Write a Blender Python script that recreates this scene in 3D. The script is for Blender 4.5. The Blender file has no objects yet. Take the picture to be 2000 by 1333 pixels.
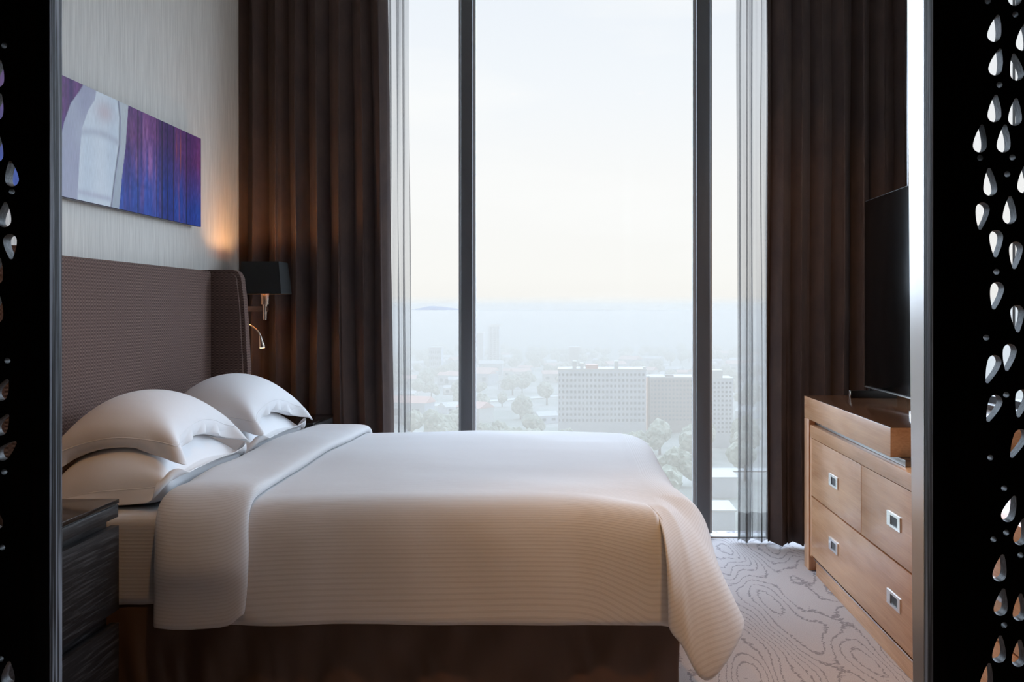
import bpy, bmesh, math, random
import numpy as np
from mathutils import Vector, Matrix, noise

# ------------------------------------------------------------------ camera, sky, sun, exposure
S = bpy.context.scene
C = S.collection
F, H = 2130.0, 1.27                      # focal length in pixels of a 2000 px wide frame, eye height
cam_data = bpy.data.cameras.new('camera')
cam_data.sensor_width = 36.0
cam_data.lens = 36.0*F/2000.0
cam_data.shift_x = -0.060
cam_data.shift_y = -0.03075
cam_data.clip_end = 20000
cam = bpy.data.objects.new('camera', cam_data)
cam.location = (0, 0, H); cam.rotation_euler = (math.pi/2, 0, 0)
C.objects.link(cam); S.camera = cam

S.view_settings.view_transform = 'Standard'
S.view_settings.look = 'None'
S.view_settings.gamma = 1.0
S.view_settings.use_curve_mapping = False
S.view_settings.exposure = 0.10
S.cycles.max_bounces = 10
S.cycles.diffuse_bounces = 5
S.cycles.glossy_bounces = 4
S.cycles.transparent_max_bounces = 24
S.cycles.transmission_bounces = 6
S.cycles.volume_bounces = 3
S.cycles.sample_clamp_indirect = 6.0
S.cycles.use_denoising = True
S.cycles.caustics_reflective = False
S.cycles.caustics_refractive = False

world = bpy.data.worlds.new('hazy_sky'); S.world = world
world.use_nodes = True
wn, wl = world.node_tree.nodes, world.node_tree.links
wn.clear()
w_out = wn.new('ShaderNodeOutputWorld'); w_bg = wn.new('ShaderNodeBackground')
w_tc = wn.new('ShaderNodeTexCoord'); w_sep = wn.new('ShaderNodeSeparateXYZ')
w_ramp = wn.new('ShaderNodeValToRGB')
w_noise = wn.new('ShaderNodeTexNoise'); w_map = wn.new('ShaderNodeMapping')
w_map.inputs['Scale'].default_value = (1, 1, 5)
w_noise.inputs['Scale'].default_value = 3.0; w_noise.inputs['Detail'].default_value = 6
w_mix = wn.new('ShaderNodeMix'); w_mix.data_type = 'RGBA'
w_cr = wn.new('ShaderNodeMapRange'); w_cr.inputs[1].default_value = .5; w_cr.inputs[2].default_value = .68
w_cr.inputs[4].default_value = .55
cr = w_ramp.color_ramp
cr.elements[0].position = 0.0; cr.elements[0].color = (.92, .895, .85, 1)
cr.elements[1].position = 1.0; cr.elements[1].color = (.62, .74, .93, 1)
for p, c in ((.03, (.955, .935, .895, 1)), (.12, (.955, .945, .93, 1)), (.20, (.905, .925, .95, 1)), (.30, (.84, .88, .94, 1))):
    e = cr.elements.new(p); e.color = c
wl.new(w_tc.outputs['Generated'], w_sep.inputs[0]); wl.new(w_sep.outputs['Z'], w_ramp.inputs[0])
wl.new(w_tc.outputs['Generated'], w_map.inputs[0]); wl.new(w_map.outputs[0], w_noise.inputs['Vector'])
wl.new(w_noise.outputs['Fac'], w_cr.inputs[0]); wl.new(w_cr.outputs[0], w_mix.inputs[0])
wl.new(w_ramp.outputs[0], w_mix.inputs[6]); w_mix.inputs[7].default_value = (.99, .98, .96, 1)
wl.new(w_mix.outputs[2], w_bg.inputs[0]); w_bg.inputs[1].default_value = 1.0
wl.new(w_bg.outputs[0], w_out.inputs[0])

# broad soft sun behind thin haze, beyond the window
def sun_lamp(name, az, el, angle, strength, col):
    d = bpy.data.lights.new(name, 'SUN'); d.energy = strength; d.angle = math.radians(angle); d.color = col
    o = bpy.data.objects.new(name, d); C.objects.link(o)
    v = Vector((math.sin(az)*math.cos(el), math.cos(az)*math.cos(el), math.sin(el)))   # towards the sun
    o.rotation_euler = v.to_track_quat('Z', 'Y').to_euler(); o.location = v*30+Vector((0, 8, 0))
    return o
sun_lamp('hazy_sun', math.radians(16), math.radians(12), 150, 15.0, (.66, .81, 1.0))

# ------------------------------------------------------------------ helpers
R = math.radians
def tag(o, label=None, cat=None, group=None, kind=None):
    if label: o['label'] = label
    if cat: o['category'] = cat
    if group: o['group'] = group
    if kind: o['kind'] = kind
    return o
def thing(name, label, cat, loc=(0, 0, 0), group=None, rot=0):
    o = bpy.data.objects.new(name, None); C.objects.link(o)
    o.location = loc; o.rotation_euler = (0, 0, rot); o.empty_display_size = .1
    return tag(o, label, cat, group)
def link(name, me, mat, parent=None, smooth=False, auto=None):
    if mat is not None:
        me.materials.append(mat)
    o = bpy.data.objects.new(name, me); C.objects.link(o)
    if parent is not None:
        o.parent = parent
    if smooth:
        me.polygons.foreach_set('use_smooth', [True]*len(me.polygons))
        if auto: me.set_sharp_from_angle(angle=R(auto))
    me.update()
    return o
def from_bm(name, bm, mat, parent=None, smooth=False, auto=None):
    me = bpy.data.meshes.new(name); bm.to_mesh(me); bm.free()
    return link(name, me, mat, parent, smooth, auto)
def from_py(name, V, Fc, mat, parent=None, smooth=True, auto=None):
    me = bpy.data.meshes.new(name); me.from_pydata([tuple(map(float, v)) for v in V], [], [tuple(map(int, f)) for f in Fc])
    return link(name, me, mat, parent, smooth, auto)
def bx(bm, x0, x1, y0, y1, z0, z1, bev=0, seg=2):
    vs = [bm.verts.new((x, y, z)) for x in (x0, x1) for y in (y0, y1) for z in (z0, z1)]
    fs = [bm.faces.new([vs[i] for i in q]) for q in ((0,1,3,2),(4,6,7,5),(0,4,5,1),(2,3,7,6),(0,2,6,4),(1,5,7,3))]
    if bev:
        es = list({e for f in fs for e in f.edges})
        bmesh.ops.bevel(bm, geom=es, offset=bev, segments=seg, affect='EDGES', profile=.6)
    return bm
def box(name, x0, x1, y0, y1, z0, z1, mat, parent=None, bev=0, seg=2):
    bm = bmesh.new(); bx(bm, x0, x1, y0, y1, z0, z1, bev, seg)
    bmesh.ops.recalc_face_normals(bm, faces=bm.faces)
    return from_bm(name, bm, mat, parent, smooth=bool(bev), auto=35 if bev else None)
def tube(bm, pts, rad, n=12, cap=True):
    pts = [Vector(p) for p in pts]; rings = []
    rr = rad if isinstance(rad, (list, tuple)) else [rad]*len(pts)
    up = Vector((0, 0, 1))
    for i, p in enumerate(pts):
        t = (pts[min(i+1, len(pts)-1)]-pts[max(i-1, 0)]).normalized()
        a = t.cross(up)
        if a.length < 1e-3: a = t.cross(Vector((0, 1, 0)))
        a.normalize(); b = t.cross(a).normalized()
        rings.append([bm.verts.new(p+(a*math.cos(q)+b*math.sin(q))*rr[i]) for q in [2*math.pi*k/n for k in range(n)]])
    for r0, r1 in zip(rings, rings[1:]):
        for k in range(n):
            bm.faces.new((r0[k], r0[(k+1) % n], r1[(k+1) % n], r1[k]))
    if cap:
        bm.faces.new(rings[0][::-1]); bm.faces.new(rings[-1])
    bmesh.ops.recalc_face_normals(bm, faces=bm.faces)
    return bm
def px(x, y, D):
    return Vector(((x-1120)*D/F, D, H-(y-605)*D/F))
def grid_faces(n, m, off=0):
    return [(off+i*m+j, off+i*m+j+1, off+(i+1)*m+j+1, off+(i+1)*m+j) for i in range(n-1) for j in range(m-1)]
def sstep(a, b, x):
    t = min(1, max(0, (x-a)/(b-a))); return t*t*(3-2*t)

# ------------------------------------------------------------------ materials
def mat(name, col=(.5, .5, .5), rough=.6, metal=0, spec=.5, sheen=0, coat=0, bump=None, var=None):
    """bump: (kind, scale(3), strength, distance); var: (scale(3), colour2, low, high) mixes a second colour by noise."""
    m = bpy.data.materials.new(name); m.use_nodes = True
    n, l = m.node_tree.nodes, m.node_tree.links
    b = n['Principled BSDF']
    b.inputs['Base Color'].default_value = (*col, 1); b.inputs['Roughness'].default_value = rough
    b.inputs['Metallic'].default_value = metal; b.inputs['Specular IOR Level'].default_value = spec
    if sheen:
        b.inputs['Sheen Weight'].default_value = sheen; b.inputs['Sheen Roughness'].default_value = .45
        b.inputs['Sheen Tint'].default_value = (*[min(1, c*2+.1) for c in col], 1)
    if coat: b.inputs['Coat Weight'].default_value = coat; b.inputs['Coat Roughness'].default_value = .12
    tc = n.new('ShaderNodeTexCoord')
    if var:
        mp = n.new('ShaderNodeMapping'); mp.inputs['Scale'].default_value = var[0]
        nz = n.new('ShaderNodeTexNoise'); nz.inputs['Scale'].default_value = 1; nz.inputs['Detail'].default_value = 6
        nz.inputs['Roughness'].default_value = .65
        mr = n.new('ShaderNodeMapRange'); mr.inputs[1].default_value = var[2]; mr.inputs[2].default_value = var[3]
        mx = n.new('ShaderNodeMix'); mx.data_type = 'RGBA'
        mx.inputs[6].default_value = (*col, 1); mx.inputs[7].default_value = (*var[1], 1)
        l.new(tc.outputs['Object'], mp.inputs[0]); l.new(mp.outputs[0], nz.inputs['Vector'])
        l.new(nz.outputs['Fac'], mr.inputs[0]); l.new(mr.outputs[0], mx.inputs[0]); l.new(mx.outputs[2], b.inputs['Base Color'])
    if bump:
        mp2 = n.new('ShaderNodeMapping'); mp2.inputs['Scale'].default_value = bump[1]
        if bump[0] == 'noise':
            t = n.new('ShaderNodeTexNoise'); t.inputs['Scale'].default_value = 1; t.inputs['Detail'].default_value = 5
        else:
            t = n.new('ShaderNodeTexVoronoi'); t.inputs['Scale'].default_value = 1
        bp = n.new('ShaderNodeBump'); bp.inputs['Strength'].default_value = bump[2]; bp.inputs['Distance'].default_value = bump[3]
        l.new(tc.outputs['Object'], mp2.inputs[0]); l.new(mp2.outputs[0], t.inputs['Vector'])
        l.new(t.outputs[0], bp.inputs['Height']); l.new(bp.outputs[0], b.inputs['Normal'])
    return m
def mnode(n, op, a, b=None, l=None):
    q = n.new('ShaderNodeMath'); q.operation = op
    for i, v in enumerate((a, b)):
        if v is None: continue
        if isinstance(v, (int, float)): q.inputs[i].default_value = v
        else: l.new(v, q.inputs[i])
    return q.outputs[0]

M = {}
M['linen_wall'] = mat('linen_wallcovering', (.58, .555, .51), .85, bump=('noise', (260, 260, 9), .25, .002), var=((230, 230, 5), (.80, .775, .72), .35, .65))
M['right_wall'] = mat('pale_wallcovering', (.90, .90, .90), .8, bump=('noise', (260, 260, 9), .2, .001))
M['ceiling'] = mat('ceiling_paint', (.62, .61, .59), .9)
M['dark_wall'] = mat('dark_foyer_panelling', (.03, .022, .018), .6)
M['black_wood'] = mat('black_lacquered_wood', (.007, .006, .006), .42, spec=.28, bump=('noise', (60, 60, 2.2), .12, .001), var=((90, 90, 1.4), (.014, .008, .006), .45, .7))
M['grain_wood'] = mat('open_grain_black_wood', (.012, .013, .015), .6, spec=.15, bump=('noise', (80, 260, 1.5), .6, .002), var=((34, 150, 2.0), (.34, .37, .42), .46, .58))
M['hole_sheen'] = mat('black_wood_painted_sheen', (.022, .023, .026), .5, spec=.45, bump=('noise', (220, 220, 220), .5, .001), var=((170, 170, 120), (.09, .097, .108), .4, .65))  # same black lacquer, window reflection inside the holes painted in as paler grey
M['polished'] = mat('polished_pale_metal', (.90, .86, .83), .24, metal=.55, bump=('noise', (3, 3, 1.2), .05, .003))
M['ebony'] = mat('ebonised_oak', (.014, .012, .012), .45, spec=.3, bump=('noise', (8, 8, 150), .5, .0015), var=((5, 5, 120), (.075, .070, .070), .5, .72))
M['ebony_top'] = mat('glossy_ebony_top', (.012, .009, .008), .14, spec=.3)
M['velvet'] = mat('brown_velvet', (.076, .054, .050), .85, sheen=.35, spec=.2, bump=('noise', (45, 45, 14), .15, .003), var=((9, 9, 5), (.105, .072, .060), .38, .66))
M['skirt'] = mat('brown_satin_skirt', (.11, .066, .047), .38, spec=.4, sheen=.2, bump=('noise', (14, 14, 5), .25, .01))
M['headboard'] = None
M['walnut'] = None
M['steel'] = mat('brushed_steel', (.62, .61, .59), .28, metal=1)
M['dull_steel'] = mat('dull_steel', (.22, .21, .20), .3, metal=1)
M['chrome'] = mat('polished_chrome', (.86, .85, .83), .12, metal=1)
M['brass'] = mat('satin_nickel', (.66, .58, .50), .25, metal=1)
M['slot'] = mat('dark_recess', (.012, .010, .009), .5)
M['shade'] = mat('black_lampshade_fabric', (.010, .012, .012), .75, bump=('noise', (300, 300, 300), .2, .001))
M['gold'] = mat('gold_shade_lining', (.75, .48, .22), .5)
M['screen'] = mat('black_screen_glass', (.003, .003, .003), .15, spec=.04)
M['tv_plastic'] = mat('black_tv_plastic', (.008, .008, .009), .35)
M['mullion'] = mat('dark_window_metal', (.13, .13, .135), .45, metal=.2, spec=.4)
M['pale_strip'] = mat('pale_window_strip', (.55, .55, .54), .5)
M['concrete'] = mat('slab_edge', (.3, .3, .3), .8)

def cotton():
    m = mat('white_striped_cotton', (.80, .80, .81), .78, spec=.25, sheen=.12)
    n, l = m.node_tree.nodes, m.node_tree.links; b = n['Principled BSDF']
    uv = n.new('ShaderNodeUVMap'); uv.uv_map = 'UVMap'
    sp = n.new('ShaderNodeSeparateXYZ'); l.new(uv.outputs[0], sp.inputs[0])
    w = mnode(n, 'MULTIPLY', sp.outputs['Y'], 2*math.pi/.0108, l)
    s = mnode(n, 'SINE', w, None, l)
    mr = n.new('ShaderNodeMapRange'); mr.interpolation_type = 'SMOOTHSTEP'
    mr.inputs[1].default_value = -.1; mr.inputs[2].default_value = .75; l.new(s, mr.inputs[0])
    mx = n.new('ShaderNodeMix'); mx.data_type = 'RGBA'
    mx.inputs[6].default_value = (.68, .68, .69, 1); mx.inputs[7].default_value = (.625, .62, .625, 1)
    l.new(mr.outputs[0], mx.inputs[0]); l.new(mx.outputs[2], b.inputs['Base Color'])
    bp = n.new('ShaderNodeBump'); bp.inputs['Strength'].default_value = .2; bp.inputs['Distance'].default_value = .001
    l.new(mr.outputs[0], bp.inputs['Height'])
    tc = n.new('ShaderNodeTexCoord'); nz = n.new('ShaderNodeTexNoise'); nz.inputs['Scale'].default_value = 5; nz.inputs['Detail'].default_value = 4
    l.new(tc.outputs['Object'], nz.inputs['Vector'])
    bp2 = n.new('ShaderNodeBump'); bp2.inputs['Strength'].default_value = .25; bp2.inputs['Distance'].default_value = .012
    l.new(nz.outputs['Fac'], bp2.inputs['Height']); l.new(bp.outputs[0], bp2.inputs['Normal']); l.new(bp2.outputs[0], b.inputs['Normal'])
    return m
M['cotton'] = cotton()
M['pillow'] = mat('white_percale', (.88, .88, .89), .8, spec=.25, sheen=.12, bump=('noise', (9, 9, 9), .22, .008))

def headboard_mat():
    m = mat('woven_brown_upholstery', (.115, .075, .066), .9, spec=.2, sheen=.25)
    n, l = m.node_tree.nodes, m.node_tree.links; b = n['Principled BSDF']
    tc = n.new('ShaderNodeTexCoord'); sp = n.new('ShaderNodeSeparateXYZ'); l.new(tc.outputs['Object'], sp.inputs[0])
    nz = n.new('ShaderNodeTexNoise'); nz.inputs['Scale'].default_value = 60; l.new(tc.outputs['Object'], nz.inputs['Vector'])
    jit = mnode(n, 'MULTIPLY', nz.outputs['Fac'], 3.2, l)
    xy = mnode(n, 'ADD', sp.outputs['Y'], sp.outputs['X'], l)
    a = mnode(n, 'SINE', mnode(n, 'ADD', mnode(n, 'MULTIPLY', sp.outputs['Z'], 2*math.pi/.0125, l), jit, l), None, l)
    c = mnode(n, 'SINE', mnode(n, 'ADD', mnode(n, 'MULTIPLY', xy, 2*math.pi/.022, l), jit, l), None, l)
    p = mnode(n, 'MULTIPLY', a, c, l); h = mnode(n, 'ADD', mnode(n, 'MULTIPLY', a, .6, l), p, l)
    mr = n.new('ShaderNodeMapRange'); mr.inputs[1].default_value = -1; mr.inputs[2].default_value = 1.2; l.new(h, mr.inputs[0])
    mx = n.new('ShaderNodeMix'); mx.data_type = 'RGBA'; mx.inputs[6].default_value = (.080, .048, .041, 1); mx.inputs[7].default_value = (.205, .135, .112, 1)
    l.new(mr.outputs[0], mx.inputs[0]); l.new(mx.outputs[2], b.inputs['Base Color'])
    bp = n.new('ShaderNodeBump'); bp.inputs['Strength'].default_value = .5; bp.inputs['Distance'].default_value = .003
    l.new(mr.outputs[0], bp.inputs['Height']); l.new(bp.outputs[0], b.inputs['Normal'])
    return m
M['headboard'] = headboard_mat()

def walnut(name, horiz=True, c1=(.52, .24, .105), c2=(.78, .43, .22), rough=.25):
    m = mat(name, c1, rough, spec=.5, coat=.15)
    n, l = m.node_tree.nodes, m.node_tree.links; b = n['Principled BSDF']
    tc = n.new('ShaderNodeTexCoord'); mp = n.new('ShaderNodeMapping')
    mp.inputs['Scale'].default_value = (6, .8, 7) if horiz else (9, 9, 1.1)
    l.new(tc.outputs['Object'], mp.inputs[0])
    nz = n.new('ShaderNodeTexNoise'); nz.inputs['Scale'].default_value = 1.3; nz.inputs['Detail'].default_value = 8
    nz.inputs['Roughness'].default_value = .62; nz.inputs['Distortion'].default_value = .35
    l.new(mp.outputs[0], nz.inputs['Vector'])
    mp2 = n.new('ShaderNodeMapping'); mp2.inputs['Scale'].default_value = (90, 4, 190) if horiz else (90, 90, 3)
    l.new(tc.outputs['Object'], mp2.inputs[0])
    n2 = n.new('ShaderNodeTexNoise'); n2.inputs['Scale'].default_value = 1; l.new(mp2.outputs[0], n2.inputs['Vector'])
    s = mnode(n, 'ADD', mnode(n, 'MULTIPLY', nz.outputs['Fac'], .75, l), mnode(n, 'MULTIPLY', n2.outputs['Fac'], .25, l), l)
    r = n.new('ShaderNodeMapRange'); r.inputs[1].default_value = .36; r.inputs[2].default_value = .64; l.new(s, r.inputs[0])
    mx = n.new('ShaderNodeMix'); mx.data_type = 'RGBA'; mx.inputs[6].default_value = (*c1, 1); mx.inputs[7].default_value = (*c2, 1)
    l.new(r.outputs[0], mx.inputs[0]); l.new(mx.outputs[2], b.inputs['Base Color'])
    bp = n.new('ShaderNodeBump'); bp.inputs['Strength'].default_value = .06; bp.inputs['Distance'].default_value = .001
    l.new(n2.outputs['Fac'], bp.inputs['Height']); l.new(bp.outputs[0], b.inputs['Normal'])
    return m
M['walnut'] = walnut('polished_walnut')
M['walnut_v'] = walnut('polished_walnut_upright', False)
M['walnut_top'] = walnut('dark_polished_walnut_top', True, (.10, .045, .022), (.17, .085, .045), .16)

def carpet():
    m = mat('patterned_carpet', (.5, .48, .5), .95, spec=.1, sheen=.1)
    n, l = m.node_tree.nodes, m.node_tree.links; b = n['Principled BSDF']
    tc = n.new('ShaderNodeTexCoord'); mp = n.new('ShaderNodeMapping'); mp.inputs['Scale'].default_value = (3.9, .95, 1)
    l.new(tc.outputs['Object'], mp.inputs[0])
    nz = n.new('ShaderNodeTexNoise'); nz.inputs['Scale'].default_value = 1.0; nz.inputs['Detail'].default_value = 1.2
    nz.inputs['Roughness'].default_value = .4
    l.new(mp.outputs[0], nz.inputs['Vector'])
    jn = n.new('ShaderNodeTexNoise'); jn.inputs['Scale'].default_value = 42; l.new(tc.outputs['Object'], jn.inputs['Vector'])
    sx = n.new('ShaderNodeSeparateXYZ'); l.new(tc.outputs['Object'], sx.inputs[0])
    v = mnode(n, 'ADD', mnode(n, 'MULTIPLY', nz.outputs['Fac'], 19.0, l), mnode(n, 'MULTIPLY', jn.outputs['Fac'], .7, l), l)
    v = mnode(n, 'ADD', v, mnode(n, 'MULTIPLY', sx.outputs['X'], 9.0, l), l)
    fr = mnode(n, 'FRACT', v, None, l)
    d = mnode(n, 'ABSOLUTE', mnode(n, 'SUBTRACT', fr, .5, l), None, l)
    br = n.new('ShaderNodeTexNoise'); br.inputs['Scale'].default_value = 75; br.inputs['Detail'].default_value = 2; l.new(tc.outputs['Object'], br.inputs['Vector'])
    thr = mnode(n, 'MULTIPLY', mnode(n, 'SUBTRACT', br.outputs['Fac'], .30, l), .34, l)
    k = n.new('ShaderNodeMapRange'); k.inputs[3].default_value = 1; k.inputs[4].default_value = 0
    l.new(mnode(n, 'SUBTRACT', d, thr, l), k.inputs[0]); k.inputs[1].default_value = -.02; k.inputs[2].default_value = .03
    fuzz = n.new('ShaderNodeTexNoise'); fuzz.inputs['Scale'].default_value = 260; fuzz.inputs['Detail'].default_value = 3; l.new(tc.outputs['Object'], fuzz.inputs['Vector'])
    c1 = n.new('ShaderNodeMix'); c1.data_type = 'RGBA'; c1.inputs[6].default_value = (.34, .31, .315, 1); c1.inputs[7].default_value = (.66, .625, .635, 1)
    l.new(fuzz.outputs['Fac'], c1.inputs[0])
    c2 = n.new('ShaderNodeMix'); c2.data_type = 'RGBA'; c2.inputs[7].default_value = (.21, .19, .205, 1)
    l.new(mnode(n, 'MULTIPLY', k.outputs[0], .8, l), c2.inputs[0]); l.new(c1.outputs[2], c2.inputs[6]); l.new(c2.outputs[2], b.inputs['Base Color'])
    bp = n.new('ShaderNodeBump'); bp.inputs['Strength'].default_value = .5; bp.inputs['Distance'].default_value = .004
    l.new(fuzz.outputs['Fac'], bp.inputs['Height']); l.new(bp.outputs[0], b.inputs['Normal'])
    return m
M['carpet'] = carpet()

def glass():
    m = bpy.data.materials.new('window_glass'); m.use_nodes = True
    n, l = m.node_tree.nodes, m.node_tree.links; n.clear()
    o = n.new('ShaderNodeOutputMaterial'); t = n.new('ShaderNodeBsdfTransparent'); g = n.new('ShaderNodeBsdfGlossy')
    t.inputs[0].default_value = (.97, .98, .985, 1); g.inputs['Roughness'].default_value = .02
    lw = n.new('ShaderNodeLayerWeight'); lw.inputs[0].default_value = .5
    fac = mnode(n, 'ADD', mnode(n, 'MULTIPLY', mnode(n, 'POWER', lw.outputs['Facing'], 5.0, l), .45, l), .006, l)
    mx = n.new('ShaderNodeMixShader'); l.new(fac, mx.inputs[0]); l.new(t.outputs[0], mx.inputs[1]); l.new(g.outputs[0], mx.inputs[2])
    l.new(mx.outputs[0], o.inputs[0]); return m
M['glass'] = glass()
def sheer():
    m = bpy.data.materials.new('grey_sheer_voile'); m.use_nodes = True
    n, l = m.node_tree.nodes, m.node_tree.links; n.clear()
    o = n.new('ShaderNodeOutputMaterial'); t = n.new('ShaderNodeBsdfTransparent'); d = n.new('ShaderNodeBsdfDiffuse'); tr = n.new('ShaderNodeBsdfTranslucent')
    t.inputs[0].default_value = (1, 1, 1, 1); d.inputs[0].default_value = (.22, .21, .21, 1); tr.inputs[0].default_value = (.20, .19, .185, 1)
    a = n.new('ShaderNodeMixShader'); a.inputs[0].default_value = .6; l.new(d.outputs[0], a.inputs[1]); l.new(tr.outputs[0], a.inputs[2])
    lw = n.new('ShaderNodeLayerWeight'); lw.inputs[0].default_value = .45
    mr = n.new('ShaderNodeMapRange'); mr.inputs[3].default_value = .34; mr.inputs[4].default_value = .98; l.new(lw.outputs['Facing'], mr.inputs[0])
    b = n.new('ShaderNodeMixShader'); l.new(mr.outputs[0], b.inputs[0]); l.new(t.outputs[0], b.inputs[1]); l.new(a.outputs[0], b.inputs[2])
    l.new(b.outputs[0], o.inputs[0]); return m
M['sheer'] = sheer()
def emit(name, col, s):
    m = bpy.data.materials.new(name); m.use_nodes = True
    b = m.node_tree.nodes['Principled BSDF']; b.inputs['Base Color'].default_value = (*col, 1)
    b.inputs['Emission Color'].default_value = (*col, 1); b.inputs['Emission Strength'].default_value = s
    return m
M['bulb'] = emit('warm_bulb_glow', (1, .62, .30), 6.0)
def plain(name, col, rough=.8): return mat(name, col, rough, spec=.2)

# ------------------------------------------------------------------ the room
def struct(name, o):
    o.name = name; o['kind'] = 'structure'; return o
XL, XR, YW, ZC = -1.775, 1.785, 6.04, 3.25
struct('floor', box('floor', XL-.2, XR+.2, -2.6, YW+.22, -.15, 0, M['carpet']))
struct('ceiling', box('ceiling', XL-.2, XR+.2, -2.6, YW+.22, ZC, ZC+.15, M['ceiling']))
struct('wall_left', box('wall_left', XL-.15, XL, 1.58, YW+.22, 0, ZC, M['linen_wall']))
WY0, WY1, WZ0, WZ1 = 3.06, 5.32, .86, 3.12           # side window above the dresser, seen only through the pierced screen
bm = bmesh.new()
bx(bm, XR, XR+.15, 1.58, YW+.22, 0, WZ0); bx(bm, XR, XR+.15, 1.58, YW+.22, WZ1, ZC)
bx(bm, XR, XR+.15, 1.58, WY0, WZ0, WZ1); bx(bm, XR, XR+.15, WY1, YW+.22, WZ0, WZ1)
struct('wall_right', from_bm('wall_right', bm, M['right_wall']))
w = box('window', XR+.07, XR+.078, WY0, WY1, WZ0, WZ1, M['glass']); struct('window_4', w)
for a_, b_, c_, d_ in ((WY0, WY1, WZ0, WZ0+.03), (WY0, WY1, WZ1-.03, WZ1), (WY0, WY0+.03, WZ0, WZ1), (WY1-.03, WY1, WZ0, WZ1), (3.75, 3.78, WZ0, WZ1)):
    box('window_frame', XR+.05, XR+.10, a_, b_, c_, d_, M['mullion'], w)
box('glazing_joint', XR+.0695, XR+.0785, 4.600, 4.606, WZ0, WZ1, M['mullion'], w)
struct('wall_foyer_left', box('wall_left', XL-.15, XL, -2.6, 1.58, 0, ZC, M['dark_wall']))
struct('wall_foyer_right', box('wall_right', XR, XR+.15, -2.6, 1.58, 0, ZC, M['dark_wall']))
struct('wall_back', box('wall_back', XL-.15, XR+.15, -2.75, -2.6, 0, ZC, M['dark_wall']))
struct('trim_2', box('trim', XL, XL+.012, 1.6, 5.7, 0, .10, M['ebony'], bev=.003))
struct('trim_3', box('trim', XR-.012, XR, 1.6, 5.9, 0, .10, M['ebony'], bev=.003))

# window: a wall of glass, two mullions, floor track and head
mull = [(-.624, -.561), (.682, .757)]
for k, (a, b) in enumerate(mull):
    o = box('mullion', a, b, YW, YW+.13, .0, ZC, M['mullion'], bev=.004)
    struct('trim_%d' % (4+k), o)
    for s, x0 in ((-1, a-.016), (1, b)):
        g = box('pale_strip', x0, x0+.016, YW+.045, YW+.075, .02, ZC-.02, M['pale_strip'], o)  # pale strip standing in for the reflection along the glass edge
edges = [XL, mull[0][0], mull[0][1], mull[1][0], mull[1][1], XR]
for k in range(3):
    a, b = edges[2*k], edges[2*k+1]
    w = box('window', a, b, YW+.055, YW+.063, .004, ZC, M['glass']); struct('window_%d' % (k+1), w)
    box('window_frame', a, b, YW+.02, YW+.12, 0.0, .008, M['pale_strip'], w, bev=.002)
    box('window_head', a, b, YW+.02, YW+.12, ZC-.05, ZC, M['mullion'], w)

# ------------------------------------------------------------------ carved sliding screens in front
UP, DN = 0, 180
right_holes = [(1946,54,54,12),(1949,120,54,15),(1986,130,54,-10),(2001,71,54,8),(1985,-17,54,5),(1945,211,54,5),(1985,218,54,3),
 (1917,270,55,7),(1963,270,55,5),(1935,355,55,-3),(2003,350,55,4),(1974,410,55,2),(1919,422,54,-172),(1947,476,54,-178),(1985,499,54,-175),
 (1947,578,55,-170),(1989,623,54,-182),(1972,699,54,-171),(1939,722,58,-160),(1941,799,56,-158),(1996,789,56,-168),(1932,850,60,-143),
 (1989,868,60,-156),(1970,921,58,-130),(1975,995,54,20),(1997,1040,54,12),(1956,1111,54,10),(1958,1178,54,9),(1994,1188,54,4),
 (1954,1270,54,4),(1992,1278,54,4),(1930,1327,60,8),(1975,1327,60,5)]
right_dots = [(1985,27),(1931,1),(1954,165),(1916,308),(1979,307),(1969,340),(1948,531),(1928,660),(1967,772),(1936,895),(1963,955),
 (1967,1042),(1942,1055),(1995,1086),(1963,1223)]
left_holes = [(-6,143,54,8),(-7,208,54,12),(-8,290,54,6),(20,339,50,-6),(7,419,50,4),(18,482,50,176),(-8,530,54,10),(-8,605,54,8),
 (3,762,46,25),(3,830,46,28),(11,880,50,48),(-14,1010,54,-20),(-18,1140,54,4),(-18,1250,54,6),(14,1318,48,4)]
left_dots = [(6,88),(21,374),(12,705),(6,923),(2,1071),(0,1142),(-1,1289)]
def drop_outline(L, w):
    """teardrop, round end down, rounded point up, centred; counter-clockwise."""
    pts = []; r = w/2
    for k in range(13):
        a = math.pi+math.pi*k/12
        pts.append((r*math.cos(a), -L/2+r+r*math.sin(a)*1.0))
    rt = r*.30; top = L/2-rt
    for k in range(1, 6):
        t = k/6; s = 1-t
        x = r*(1-t**1.7)+rt*t**1.7; pts.append((x, (-L/2+r)*s+top*t))
    for k in range(7):
        a = math.pi*k/6; pts.append((rt*math.cos(a), top+rt*math.sin(a)))
    for k in range(5, 0, -1):
        t = k/6; s = 1-t
        x = r*(1-t**1.7)+rt*t**1.7; pts.append((-x, (-L/2+r)*s+top*t))
    return pts
D1 = 1.50
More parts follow.
